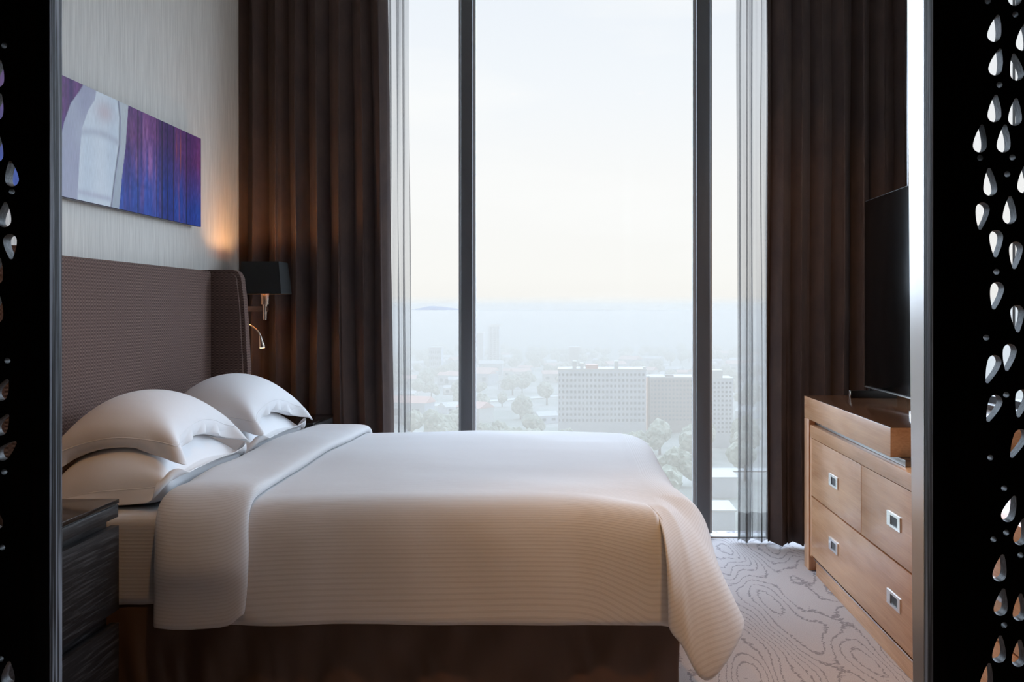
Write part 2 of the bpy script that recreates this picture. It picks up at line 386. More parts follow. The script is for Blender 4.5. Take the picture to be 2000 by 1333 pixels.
def screen(name, label, x_in, x_out, holes, dots, sgn):
    root = thing(name, label, 'screen', ((x_in+x_out)/2, D1+.017, 0))
    ox, oy = root.location.x, root.location.y
    # pierced panel: a filled curve with holes, turned into one mesh
    cu = bpy.data.curves.new('pierced', 'CURVE'); cu.dimensions = '2D'; cu.fill_mode = 'BOTH'; cu.extrude = .0105; cu.resolution_u = 1
    xa, xb = sorted((x_in+sgn*.026, x_out))
    def poly(pts):
        sp = cu.splines.new('POLY'); sp.points.add(len(pts)-1)
        for p, (x, z) in zip(sp.points, pts): p.co = (x-ox, z, 0, 1)
        sp.use_cyclic_u = True
    poly([(xa, .02), (xb, .02), (xb, ZC-.01), (xa, ZC-.01)])
    D = D1
    def add(cx, cy, L, ang, w=None):
        c = px(cx, cy, D); k = D/F; a = -math.radians(ang)
        L, ww = L*k, (w or 27)*k*1.0
        pts = [(c.x+x*math.cos(a)-z*math.sin(a), c.z+x*math.sin(a)+z*math.cos(a)) for x, z in drop_outline(L, ww)]
        place(pts)
    placed = []
    def place(pts):
        if min(p[0] for p in pts) < xa+.01 or max(p[0] for p in pts) > xb-.01: return
        if min(p[1] for p in pts) < .12 or max(p[1] for p in pts) > ZC-.05: return
        A = np.array(pts)
        for Bp in placed:
            if np.abs(A.mean(0)-Bp.mean(0)).max() > .06: continue
            if np.sqrt(((A[:, None]-Bp[None])**2).sum(2)).min() < .0022: return
            for P_, Q_ in ((A, Bp), (Bp, A)):      # centre of one inside the other
                c = P_.mean(0); x1_, y1_ = Q_[:, 0], Q_[:, 1]; x2_, y2_ = np.roll(x1_, -1), np.roll(y1_, -1)
                cr_ = ((y1_ > c[1]) != (y2_ > c[1])) & (c[0] < (x2_-x1_)*(c[1]-y1_)/(y2_-y1_+1e-12)+x1_)
                if cr_.sum() % 2: return
        placed.append(A); poly(pts)
    def dot(cx, cy):
        c = px(cx, cy, D); r = 6.0*D/F
        if xa+.01 < c.x < xb-.01:
            place([(c.x+r*math.cos(q*math.pi/7), c.z+r*math.sin(q*math.pi/7)) for q in range(14)])
    mirror = 2016 if sgn > 0 else -27
    seen = list(holes); seen_d = list(dots)
    for (cx, cy, L, a) in holes:
        if abs(cx-mirror) > 26: seen.append((2*mirror-cx, cy, L, -a))
    for (cx, cy) in dots:
        if abs(cx-mirror) > 14: seen_d.append((2*mirror-cx, cy))
    rep = 262
    for (cx, cy, L, a) in list(seen):
        seen.append((cx+sgn*rep, cy, L, a))
        seen.append((cx, cy-1392, L, a)) if cy > 400 and cy-1392 > -790 else None
    for (cx, cy) in list(seen_d): seen_d.append((cx+sgn*rep, cy))
    done = []
    for (cx, cy, L, a) in seen:
        if cy < -760 or cy > 2300: continue
        if all(math.hypot(cx-x, cy-y) > 34 for x, y in done):
            add(cx, cy, L, a); done.append((cx, cy))
    for (cx, cy) in seen_d:
        if all(math.hypot(cx-x, cy-y) > 12 for x, y in done): dot(cx, cy); done.append((cx, cy))
    tmp = bpy.data.objects.new('pierced', cu); C.objects.link(tmp)
    dg = bpy.context.evaluated_depsgraph_get()
    me = bpy.data.meshes.new_from_object(tmp.evaluated_get(dg)); bpy.data.objects.remove(tmp)
    for v in me.vertices:
        x, y, z = v.co; v.co = (x, z+.0105+.003-.017, y)
    me.materials.clear(); me.name = 'pierced_panel'
    o = link('pierced_panel', me, M['black_wood'], root)
    me.materials.append(M['hole_sheen']); me.update()
    for p in me.polygons:
        if abs(p.normal.y) < .5: p.material_index = 1
    def b(nm, x0, x1, y0, y1, z0, z1, m):
        x0, x1 = sorted((x0, x1)); q = box(nm, x0-ox, x1-ox, y0-oy, y1-oy, z0, z1, m, root, bev=.0015); return q
    st = b('stile', x_in, x_in+sgn*.026, D1, D1+.0375, .012, ZC-.005, M['black_wood'])
    st.data.materials.append(M['grain_wood'])
    for p in st.data.polygons:
        if p.normal.x*sgn < -.8: p.material_index = 1
    b('bottom_rail', x_in+sgn*.026, x_out, D1, D1+.0375, .012, .10, M['black_wood'])
    return root
screen('carved_screen', 'black carved wooden screen pierced with teardrops, at the far left edge', -.7205, XL+.01, left_holes, left_dots, -1)
screen('carved_screen', 'black carved wooden screen pierced with teardrops, beside the television', .4945, XR-.01, right_holes, right_dots, 1)
# polished metal jamb behind the right-hand screen
bm = bmesh.new()
y0 = D1+.0385
lo, hi = (.4945, .4945+.06), None
vs = [bm.verts.new(v) for v in ((.4945,y0,0),(.56,y0,0),(.56,y0+.030,0),(.4945,y0+.030,0),(.4945,y0,ZC),(.56,y0,ZC),(.56,y0+.118,ZC),(.4945,y0+.118,ZC))]
for q in ((0,1,2,3),(4,7,6,5),(0,4,5,1),(1,5,6,2),(2,6,7,3),(3,7,4,0)): bm.faces.new([vs[i] for i in q])
bmesh.ops.recalc_face_normals(bm, faces=bm.faces)
struct('trim_1', from_bm('trim', bm, M['polished']))

# ------------------------------------------------------------------ curtains
def drape(name, label, x0, x1, y0, amp, nf, z0, z1, mat_, seed, cat='curtain', flare=.0, thick=.006, nx=None, fine=0, group=None, drift=0):
    rng = random.Random(seed)
    nx = nx or nf*22; nz = 26
    ph = [rng.uniform(-.9, .9) for _ in range(nf+2)]; am = [rng.uniform(.55, 1.15) for _ in range(nf+2)]
    V = []
    for j in range(nz+1):
        t = j/nz; z = z1+(z0-z1)*t
        for i in range(nx+1):
            s = i/nx; u = s*nf; k = int(u); f = u-k
            p = ph[k]*(1-f)+ph[min(k+1, nf+1)]*f; a = am[k]*(1-f)+am[min(k+1, nf+1)]*f
            q = 2*math.pi*u+p+.55*math.sin(t*2.2+k*1.7)*t
            sv = math.sin(q); w = math.copysign(abs(sv)**.75, sv)
            x = x0+(x1-x0)*s+drift*t*s+flare*t*(s-.5)+.012*math.sin(q*2)+.010*noise.noise(Vector((s*9, t*2.2, seed)))
            y = y0+amp*a*w*(.8+.35*t)+.014*noise.noise(Vector((s*14, t*3, seed+5)))+fine*math.sin(q*3.3+seed)
            V.append((x, y, z+(.008*math.sin(q) if j == nz else 0)))
    o = from_py(name, V, grid_faces(nz+1, nx+1), mat_, smooth=True)
    if thick:
        m = o.modifiers.new('solid', 'SOLIDIFY'); m.thickness = thick; m.offset = 0
    if mat_ is M['sheer']:                               # doubled hem at the bottom
        nb = 6; keep = [q for q in range(nz+1) if True]
        VV = []
        for q in range(nb+1):
            z = z0+.004+.15*q/nb; tt = (z1-z)/(z1-z0)*nz; j0 = min(nz-1, int(tt)); f = tt-j0
            for i in range(nx+1):
                a = Vector(V[j0*(nx+1)+i]); b_ = Vector(V[(j0+1)*(nx+1)+i]); c_ = a.lerp(b_, f); VV.append((c_.x, c_.y-.003, c_.z))
        from_py('hem', VV, grid_faces(nb+1, nx+1), mat_, o, smooth=True)
    return tag(o, label, cat, group)
drape('velvet_curtain', 'long dark brown velvet curtain behind the wall lamp, left of the window', XL+.004, -1.01, 5.80, .052, 7, .022, ZC-.02, M['velvet'], 3, drift=.04)
drape('velvet_curtain', 'long dark brown velvet curtain behind the television, right of the window', 1.035, XR-.006, 5.82, .055, 7, .022, ZC-.02, M['velvet'], 11)
drape('sheer_curtain', 'narrow gathered grey sheer curtain on the window side of the left velvet curtain', -1.04, -.90, 5.92, .016, 2, .022, ZC-.02, M['sheer'], 5, thick=0, drift=.01, nx=120)
drape('sheer_curtain', 'narrow gathered grey sheer curtain pooling at the carpet, right of the window', .895, 1.10, 5.93, .026, 3, .012, ZC-.02, M['sheer'], 8, thick=0, nx=140)

# ------------------------------------------------------------------ bed
bed = thing('bed', 'double bed with brown woven winged headboard and dark satin skirt', 'bed', (-.70, 4.17, 0))
BX, BY = -.70, 4.17
def L(x, y, z): return (x-BX, y-BY, z)
# headboard: padded panel between two wings
def bbox(nm, x0, x1, y0, y1, z0, z1, m, bev=.02, seg=4):
    return box(nm, x0-BX, x1-BX, y0-BY, y1-BY, z0, z1, m, bed, bev, seg)
hb = bbox('headboard', XL+.002, -1.70, 3.225, 5.125, .02, 1.452, M['headboard'], .018)
def wing(ya, yb):
    prof = [(-1.772, .02), (-1.525, .02), (-1.528, .6), (-1.536, 1.0), (-1.552, 1.30), (-1.566, 1.42), (-1.580, 1.446), (-1.605, 1.457), (-1.772, 1.457)]
    bm = bmesh.new()
    a = [bm.verts.new(L(x, ya, z)) for x, z in prof]; b = [bm.verts.new(L(x, yb, z)) for x, z in prof]
    bm.faces.new(a); bm.faces.new(b[::-1])
    for i in range(len(prof)):
        j = (i+1) % len(prof); bm.faces.new((a[j], a[i], b[i], b[j]))
    bmesh.ops.recalc_face_normals(bm, faces=bm.faces)
    es = [e for e in bm.edges if len(e.link_faces) == 2 and e.calc_face_angle() > 1.2]
    bmesh.ops.bevel(bm, geom=es, offset=.018, segments=4, affect='EDGES')
    return from_bm('headboard_wing', bm, M['headboard'], bed, smooth=True, auto=50)
wing(5.12, 5.215); wing(3.15, 3.232)
# fitted mattress with sheet, striped by its own coordinates
def add_uv(o, fn):
    me = o.data; uv = me.uv_layers.new(name='UVMap')
    for lp in me.loops: uv.data[lp.index].uv = fn(me.vertices[lp.vertex_index].co, lp.vertex_index)
mt = bbox('mattress', -1.695, .30, 3.235, 5.095, .385, .655, M['cotton'], .035, 5)
add_uv(mt, lambda c, i: (c.x, c.z+c.y*.9))
bbox('bed_base', -1.69, .28, 3.27, 5.07, .03, .40, M['slot'], .01, 2)
# skirt
def skirt():
    path = []
    n1, n2 = 190, 150
    for i in range(n1+1): path.append((-1.69+(2.0)*i/n1, 3.252, 0, -1, i))
    for i in range(1, n2+1): path.append((.312, 3.252+1.83*i/n2, 1, 0, n1+i))
    for i in range(1, n1+1): path.append((.31-2.0*i/n1, 5.085, 0, 1, n1+n2+i))
    V = []; nz = 12
    for j in range(nz+1):
        t = j/nz; z = .405-(.395)*t
        for (x, y, a, b, k) in path:
            w = noise.noise(Vector((k*.085+t*1.3, t*.8, 3)))+.5*noise.noise(Vector((k*.22-t*1.5, t*1.5, 9)))
            o = (.006+.040*t)*(w+.25)
            V.append(L(x+a*o, y+b*o, z))
    o = from_py('bed_skirt', V, grid_faces(nz+1, len(path)), M['skirt'], bed)
    m = o.modifiers.new('s', 'SOLIDIFY'); m.thickness = .004
skirt()

# ------------------------------------------------------------------ duvet
def bez(P0, P1, P2, P3, t):
    s = 1-t; return P0*(s**3)+P1*(3*s*s*t)+P2*(3*s*t*t)+P3*(t**3)
def top_z(x, y):
    cx = (x+.5)/.9; cy = (y-4.18)/.95
    z = .716-.012*max(0, cx)**2-.010*cy**2
    z -= .022*max(0, (-.55-x)/.7)**1.3
    z += .010*noise.noise(Vector((x*1.7, y*1.9, 1.5)))+.004*noise.noise(Vector((x*4, y*4.5, 4)))
    return z
def duvet():
    NXT = 62; NYT = 44; ND = 30
    xs = np.concatenate([np.linspace(-1.205, .15, NXT-11), np.linspace(.15, .20, 12)[1:]])
    ys = np.concatenate([np.linspace(3.36, 3.52, 12), np.linspace(3.52, 5.02, NYT-11)[1:]])
    nxs, nys = len(xs), len(ys)
    V = []; UV = []
    for x in xs:
        for y in ys:
            g = sstep(-.05, .20, x)*(1-sstep(3.36, 3.75, y))
            V.append((x+.055*g, y-.055*g, top_z(x, y)-.022*g*g)); UV.append((x, y-3.36))
    Fc = grid_faces(nxs, nys)
    ring = [(i, 0) for i in range(nxs)]+[(nxs-1, j) for j in range(1, nys)]+[(i, nys-1) for i in range(nxs-2, -1, -1)]
    # hem points for every ring station
    flap = [(1334,1236,3.215),(1305,1214,3.165),(1303,1226,3.125),(1312,1244,3.115),(1328,1258,3.105),(1340,1284,3.095),(1352,1312,3.09),(1366,1328,3.085),
            (1381,1334,3.085),(1397,1324,3.09),(1414,1303,3.10),(1431,1277,3.12),(1446,1252,3.14),(1456,1228,3.17),(1456,1205,3.23)]
    fp = [px(*q) for q in flap]
    cols = []
    ns = nxs; flap_start = ns-9
    nring = len(ring)
    for k, (i, j) in enumerate(ring):
        P0 = Vector(V[i*nys+j]); x, y = xs[i], ys[j]
        if j == 0 and k < flap_start:                       # near side
            t = k/(flap_start-1)
            hx = -1.195+(.272+1.195)*(t**.97)
            hem = Vector((hx, 3.178+.010*noise.noise(Vector((hx*3, 0, 0))), .350+.008*noise.noise(Vector((hx*2.6, 2, 0)))-.004*t))
            n = Vector((sstep(.72, 1, t)*.45, -1, 0)).normalized()
            P1 = P0+n*.155; P2 = hem+Vector((-.02*sstep(.8, 1, t), .012, .30))
            P2.x += .012*sstep(.9, 1, t); P1.x = P1.x*(1-sstep(.9, 1, t))+.262*sstep(.9, 1, t); P1.y = max(P1.y, 3.20)
        elif j == nys-1 and i < nxs-6:                      # far side
            hem = Vector((x+.03, 5.215, .35)); n = Vector((0, 1, 0)); P1 = P0+n*.155; P2 = hem+Vector((0, 0, .30))
        elif k >= flap_start and k < flap_start+len(fp):    # the loose corner that swings out
            q = k-flap_start; hem = fp[q]; a = q/(len(fp)-1)
            ang = -math.pi/2+(.50+1.0*sstep(0.0, 1, a))
            n = Vector((math.cos(ang), math.sin(ang), 0))
            P1 = P0+n*.085; P1.z -= .006
            top = Vector((.272+.085*a, 3.150+.06*a*a, .640-.01*a))         # where the fold leaves the shoulder
            P2 = top.lerp(hem, .30)+Vector((.010*math.sin(math.pi*a), -.012*math.sin(math.pi*a), .02))
            if q == 0: P1 = Vector((.268, 3.208, P0.z-.012)); P2 = Vector((.318, 3.222, .56))
            if q == 1: P1 = Vector((.268, 3.200, P0.z-.012)); P2 = Vector((.282, 3.172, .56))
            if q == 2: P1 = Vector((.268, 3.194, P0.z-.012)); P2 = Vector((.268, 3.122, .56))
            if q == 3: P1 = Vector((.272, 3.192, P0.z-.012)); P2 = Vector((.278, 3.108, .54))
        else:                                               # foot side and the far corner
            yy = y if j < nys-1 else 5.02
            tt = sstep(3.5, 3.8, yy)
            hem = Vector((.46-.05*tt, yy+.02-.10*(1-tt), .352)); n = Vector((1, 0, 0))
            if j == nys-1:
                a = (nxs-1-i)/6; hem = Vector((.41-.1*a, 5.12+.09*a, .30)); n = Vector((1-a, a, 0)).normalized()
            P1 = P0+n*.155; P2 = hem+Vector((-.03, 0, .30))
        cols.append((P0, P1, P2, hem, n))
    # light smoothing of the hems
    base = len(V)
    def arc(P):
        pts = [bez(*P[:4], t/24) for t in range(25)]; return sum((b-a).length for a, b in zip(pts, pts[1:]))
    for k, P in enumerate(cols):
        Ltot = arc(P)
        for d in range(1, ND+1):
            t = d/ND; p = bez(*P[:4], t)
            w = noise.noise(Vector((k*.10, t*1.4, 8)))*.010*t+noise.noise(Vector((k*.31, t*2.5, 18)))*.004*t
            if k >= flap_start-1 and k < flap_start+5: w *= .25
            p = p+P[4]*w
            V.append(tuple(p)); UV.append((k*.02, -Ltot*t))
    for k in range(nring):
        i, j = ring[k]
        idx = lambda kk, d: (ring[kk][0]*nys+ring[kk][1]) if d == 0 else base+kk*ND+d-1
        if k < nring-1:
            for d in range(ND):
                Fc.append((idx(k, d), idx(k, d+1), idx(k+1, d+1), idx(k+1, d)))
    return V, UV, Fc, cols, xs, ys
V, UV, Fc, cols, dxs, dys = duvet()
duv = from_py('duvet', V, [f[::-1] for f in Fc], M['cotton'])
bm = bmesh.new(); bm.from_mesh(duv.data); bmesh.ops.recalc_face_normals(bm, faces=bm.faces); bm.to_mesh(duv.data); bm.free()
add_uv(duv, lambda c, i: UV[i])
duv.data.polygons.foreach_set('use_smooth', [True]*len(duv.data.polygons))
m = duv.modifiers.new('solid', 'SOLIDIFY'); m.thickness = .012; m.offset = -1
m = duv.modifiers.new('sub', 'SUBSURF'); m.levels = 1; m.render_levels = 1
tag(duv, 'white finely striped duvet spread over the bed, loose corner hanging to the carpet', 'duvet')

# folded-back cuff at the head end of the duvet
def cuff():
    nys = len(dys)
    def section(x):                                  # path over the bed at a given x: near hem, over the top, far hem
        t = (x+1.205)/(1.245)
        pts = []
        hx = x+.01
        P0 = Vector((x, 3.36, top_z(x, 3.36))); n = Vector((0, -1, 0))
        hem = Vector((hx, 3.178+.010*noise.noise(Vector((hx*3, 0, 0))), .350))
        P = (P0, P0+n*.155, hem+Vector((0, .012, .30)), hem)
        for k in range(30, 0, -1): pts.append(bez(*P, k/30))
        for y in dys: pts.append(Vector((x, y, top_z(x, y))))
        P0 = Vector((x, 5.02, top_z(x, 5.02))); hem = Vector((hx, 5.215, .35))
        P = (P0, P0+Vector((0, .155, 0)), hem+Vector((0, 0, .30)), hem)
        for k in range(1, 31): pts.append(bez(*P, k/30))
        return pts
    prof = [(-1.180, -.004), (-1.213, -.006), (-1.228, .004), (-1.232, .018), (-1.222, .033), (-1.200, .043), (-1.165, .046), (-1.12, .046), (-1.06, .044),
            (-1.01, .040), (-.975, .034), (-.960, .027), (-.955, .016), (-.960, .006), (-.975, -.002)]
    V = []; U = []; npth = 30+nys+30
    for (x, o) in prof:
        pts = section(x)
        for k, p in enumerate(pts):
            a, b = pts[max(k-1, 0)], pts[min(k+1, npth-1)]; tg = (b-a).normalized(); nn = Vector((0, -tg.z, tg.y))
            s = k/npth; e = (x+1.09)/.14
            endn = 1-sstep(0, 7, k)
            wob = .018*noise.noise(Vector((k*.055, 1.7, 0)))*max(0, e)+.010*noise.noise(Vector((k*.06, 5, 0)))*max(0, -e)
            oo = o*(1-.62*endn)+(.006*noise.noise(Vector((x*7, k*.09, 3))) if o > .02 else 0)
            q = p+nn*(oo+.002)
            q.x += wob
            # hem end of the cuff: droops, with a turned-up curl
            if k < 12:
                g = 1-k/12
                q.z -= .012*g*g*(1 if o > 0 else 0)*(1.2-abs(e+.4))
                q.y -= .022*g*math.sin(math.pi*min(1, max(0, (e+1)/2)))*(o > .02)*math.sin(math.pi*min(1, g*1.6))
                if e > .6: q.z += .035*g*g*(e-.6)*2.5; q.x -= .02*g*g
            V.append(tuple(q)); U.append((x, k*.02))
    n = len(prof)
    # arc-length v coordinate
    Fq = grid_faces(n, npth)
    for row in range(n):
        acc = 0
        for k in range(npth):
            if k: acc += (Vector(V[row*npth+k])-Vector(V[row*npth+k-1])).length
            U[row*npth+k] = (U[row*npth+k][0], acc)
    return V, Fq, U
cv, cf, cu_ = cuff()
o = from_py('folded_cuff', cv, cf, M['cotton'], duv)
bm = bmesh.new(); bm.from_mesh(o.data)
bound = [e for e in bm.edges if e.is_boundary]
bmesh.ops.recalc_face_normals(bm, faces=bm.faces)
bm.to_mesh(o.data); bm.free()
add_uv(o, lambda c, i: cu_[i])
o.data.polygons.foreach_set('use_smooth', [True]*len(o.data.polygons))
m = o.modifiers.new('solid', 'SOLIDIFY'); m.thickness = .006; m.offset = 0
m = o.modifiers.new('sub', 'SUBSURF'); m.levels = 1; m.render_levels = 1

# ------------------------------------------------------------------ pillows (cloth relaxed over the mattress)
def pillow_mesh(w, l, fl, step=.0155):
    nx, ny, nf = round(w/step), round(l/step), 4
    xs = np.concatenate([np.linspace(-w/2-fl, -w/2, nf+1)[:-1], np.linspace(-w/2, w/2, nx+1), np.linspace(w/2, w/2+fl, nf+1)[1:]])
    ys = np.concatenate([np.linspace(-l/2-fl, -l/2, nf+1)[:-1], np.linspace(-l/2, l/2, ny+1), np.linspace(l/2, l/2+fl, nf+1)[1:]])
    idx = {}; V = []; F = []; nI, nJ = len(xs), len(ys)
    for i in range(nI):
        for j in range(nJ):
            inb = nf < i < nf+nx and nf < j < nf+ny
            idx[i, j, 0] = len(V); V.append((xs[i], ys[j], .012 if inb else 0))
            if inb:
                idx[i, j, 1] = len(V); V.append((xs[i], ys[j], -.012))
            else:
                idx[i, j, 1] = idx[i, j, 0]
    body = []
    for i in range(nI-1):
        for j in range(nJ-1):
            q = [(i, j), (i+1, j), (i+1, j+1), (i, j+1)]
            F.append([idx[a, b, 0] for a, b in q])
            if nf <= i < nf+nx and nf <= j < nf+ny:
                body.append(len(F)-1)
                F.append([idx[a, b, 1] for a, b in q][::-1]); body.append(len(F)-1)
    E = {}
    for k in (0, 1):
        for i in range(nI):
            for j in range(nJ):
                a = idx[i, j, k]
                inseam = (nf <= i <= nf+nx) and (nf <= j <= nf+ny)
                if k == 1 and not inseam: continue
                for di, dj, s in ((1,0,1.),(0,1,1.),(1,1,.5),(1,-1,.5),(2,0,.2),(0,2,.2),(3,0,0),(0,3,0)):
                    if 0 <= i+di < nI and 0 <= j+dj < nJ:
                        b = idx[i+di, j+dj, k]
                        if k == 1 and not (nf <= i+di <= nf+nx and nf <= j+dj <= nf+ny): continue
                        rest = math.hypot(xs[i+di]-xs[i], ys[j+dj]-ys[j])
                        if not inseam or not (nf <= i+di <= nf+nx and nf <= j+dj <= nf+ny):
                            if max(abs(di), abs(dj)) >= 2: s = .9
                        if s == 0: continue
                        key = (min(a, b), max(a, b))
                        if a != b and key not in E: E[key] = (rest, s)
    # greedy colouring so that each batch of constraints touches every vertex once
    used = [0]*len(V); batches = []
    for (a, b), (r, s) in E.items():
        m = used[a] | used[b]; c = 0
        while m >> c & 1: c += 1
        used[a] |= 1 << c; used[b] |= 1 << c
        while len(batches) <= c: batches.append([])
        batches[c].append((a, b, r, s))
    B = []
    for bt in batches:
        arr = np.array(bt)
        B.append((arr[:, 0].astype(int), arr[:, 1].astype(int), arr[:, 2], arr[:, 3]))
    F = np.array(F)
    return np.array(V, float), F, np.array(body), B, xs, ys

def vnormals(P, F, n):
    c = np.cross(P[F[:, 2]]-P[F[:, 0]], P[F[:, 3]]-P[F[:, 1]])*.5
    N = np.zeros((n, 3))
    for k in range(4):
        for a in range(3):
            N[:, a] += np.bincount(F[:, k], c[:, a]*.25, n)
    vol = (P[F[:, 0]]*c).sum()/3
    return N, vol

HX0, HY0, HS, HNX, HNY = -1.9, 3.0, .022, 60, 120
def hfield(P, top):
    i = np.clip(((P[:, 0]-HX0)/HS).astype(int), 0, HNX-1); j = np.clip(((P[:, 1]-HY0)/HS).astype(int), 0, HNY-1)
    H = np.full((HNX, HNY), -9. if top else 9.)
    (np.maximum if top else np.minimum).at(H, (i, j), P[:, 2])
    return H
def hsample(H, P):
    i = np.clip(((P[:, 0]-HX0)/HS).astype(int), 1, HNX-2); j = np.clip(((P[:, 1]-HY0)/HS).astype(int), 1, HNY-2)
    return H[i, j]

def simulate_pillows():
    specs = [(-1.455, 3.715, .74, .42, .78, .050, 1, .0, 0., .0420),
             (-1.450, 3.725, .99, .43, .70, .050, 7, .16, .03, .0250),
             (-1.455, 4.62, .74, .42, .78, .050, 15, .0, 0., .0420),
             (-1.440, 4.62, .99, .43, .74, .050, 22, .16, -.04, .0270)]
    out = []
    for pair in (specs[:2], specs[2:]):
        bod = []
        for (cx, cy, cz, w, l, fl, seed, tilt, rot, vt) in pair:
            V, F, body, B, xs, ys = pillow_mesh(w, l, fl)
            rng = np.random.RandomState(seed)
            uv = V[:, :2].copy()
            V[:, 2] += .004*np.sin(V[:, 0]*17+seed)*np.cos(V[:, 1]*13+seed*2)+.0015*rng.randn(len(V))
            x = V[:, 0]*math.cos(tilt)+V[:, 2]*math.sin(tilt); z = -V[:, 0]*math.sin(tilt)+V[:, 2]*math.cos(tilt)
            X = x*math.cos(rot)-V[:, 1]*math.sin(rot); Y = x*math.sin(rot)+V[:, 1]*math.cos(rot)
            P = np.stack([X+cx, Y+cy, z+cz], 1)
            bod.append([P, np.zeros_like(P), F, body, B, vt, uv])
        dt = 1/60; eps = .007
        for step in range(170):
            for k, b in enumerate(bod):
                P, Vv, F, body, B, vt, uv = b
                N, vol = vnormals(P, F[body], len(P))
                p = np.clip(2500*(vt*min(1, step/40+.25)/max(vol, .004)-1), 0, 900)
                acc = N*p/ (.0155**2) *.08
                acc[:, 2] -= 9.8*(.6, .35)[k]
                Vv = (Vv+acc*dt)*(.93 if step < 120 else .85)
                sp = np.linalg.norm(Vv, axis=1, keepdims=True); Vv *= np.minimum(1, 1.5/np.maximum(sp, 1e-9))
                b[1] = Vv; b[0] = P+Vv*dt
            olds = [b[0]-b[1]*dt for b in bod]
            for it in range(10):
                for k, b in enumerate(bod):
                    P = b[0]
                    for (a, c, r, s) in b[4]:
                        d = P[c]-P[a]; L = np.sqrt((d*d).sum(1))+1e-9
                        e = (L-r)/L*s*.5
                        e = np.where((e < 0), e*.6, e)
                        q = d*e[:, None]
                        P[a] += q; P[c] -= q
                    # bed surface and headboard
                    zmin = .663+.095*np.clip((P[:, 0]+1.245)/.02, 0, 1)
                    hit = P[:, 2] < zmin
                    P[hit, 2] = zmin[hit]
                    if it == 9:
                        P[hit, :2] = olds[k][hit, :2]*.8+P[hit, :2]*.2
                    P[:, 0] = np.maximum(P[:, 0], -1.693)
                if it % 3 == 2:
                    A, Bb = bod[0][0], bod[1][0]
                    HA = hfield(A, True); HB = hfield(Bb, False)
                    dB = hsample(HA, Bb)+eps-Bb[:, 2]; dB = np.where((dB > 0) & (dB < .2), dB, 0)
                    dA = A[:, 2]+eps-hsample(HB, A); dA = np.where((dA > 0) & (dA < .2), dA, 0)
                    Bb[:, 2] += dB*.8; A[:, 2] -= dA*.2
                    t = dB > 0; Bb[t, :2] = olds[1][t, :2]*.5+Bb[t, :2]*.5
            for k, b in enumerate(bod):
                b[1] = (b[0]-olds[k])/dt
        for b in bod: out.append((b[0], b[2], b[6]))
    return out

plabels = ['large white oxford pillow nearest the camera, underneath, on the mattress',
           'large white oxford pillow nearest the camera, on top of its stack',
           'white pillow nearest the window, underneath, on the mattress',
           'white oxford pillow nearest the window, on top of its stack']
for (P, Fp, uv), lab in zip(simulate_pillows(), plabels):
    c = P.mean(0)
    o = from_py('pillow', P-c, Fp, M['pillow']); o.location = c
    m = o.modifiers.new('smooth', 'SMOOTH'); m.factor = .5; m.iterations = 2
    m = o.modifiers.new('solid', 'SOLIDIFY'); m.thickness = .0035; m.offset = 0
    m = o.modifiers.new('sub', 'SUBSURF'); m.levels = 1; m.render_levels = 1
    tag(o, lab, 'pillow', 'pillows against the headboard')
    w_, l_ = uv[:, 0].max()-.05, uv[:, 1].max()-.05                       # stitched line where the flat border begins
    on = [k for k in range(len(uv)) if max(abs(uv[k, 0])-w_, abs(uv[k, 1])-l_) > -1e-4 and abs(uv[k, 0]) < w_+1e-4 and abs(uv[k, 1]) < l_+1e-4]
    def ordk(k):
        x, y = uv[k]
        if abs(y+l_) < 1e-4: return (x+w_)
        if abs(x-w_) < 1e-4: return 2*w_+(y+l_)
        if abs(y-l_) < 1e-4: return 2*w_+2*l_+(w_-x)
        return 4*w_+2*l_+(l_-y)
    on.sort(key=ordk); Q = (P-c)[on]
    for _ in range(2): Q = .5*Q+.25*(np.roll(Q, 1, 0)+np.roll(Q, -1, 0))
    bm = bmesh.new(); tube(bm, [tuple(q) for q in Q]+[tuple(Q[0])], .0024, 6, cap=False)
    from_bm('border_stitching', bm, M['pillow'], o, smooth=True)

# ------------------------------------------------------------------ nightstands
def nightstand(label, X1, Y0, Y1):
    W2 = (Y1-Y0)/2; xc = (XL+.012+X1)/2; hx = (X1-XL-.012)/2
    t = thing('nightstand', label, 'nightstand', (xc, (Y0+Y1)/2, 0), 'nightstands beside the bed')
    box('table_top', -hx, hx, -W2, W2, .712, .724, M['ebony_top'], t, bev=.0015)
    box('body', -hx, hx-.034, -W2+.004, W2-.004, .06, .700, M['ebony'], t, bev=.002)
    box('top_rail', hx-.024, hx-.002, -W2, W2, .672, .708, M['ebony'], t, bev=.002)
    box('top_edge', -hx, hx-.006, -W2+.003, W2-.003, .699, .713, M['slot'], t)
    for z0, z1 in ((.405, .648), (.09, .368)):
        box('drawer', hx-.024, hx, -W2+.001, W2-.001, z0, z1, M['ebony'], t, bev=.002)
    box('plinth', -hx+.02, hx-.04, -W2+.02, W2-.02, 0, .062, M['slot'], t)
    return t
nightstand('dark grained nightstand with two drawers at the near side of the bed', -1.31, 2.50, 3.145)
nightstand('dark nightstand half hidden beyond the pillows, under the wall lamp', -1.25, 5.235, 5.68)

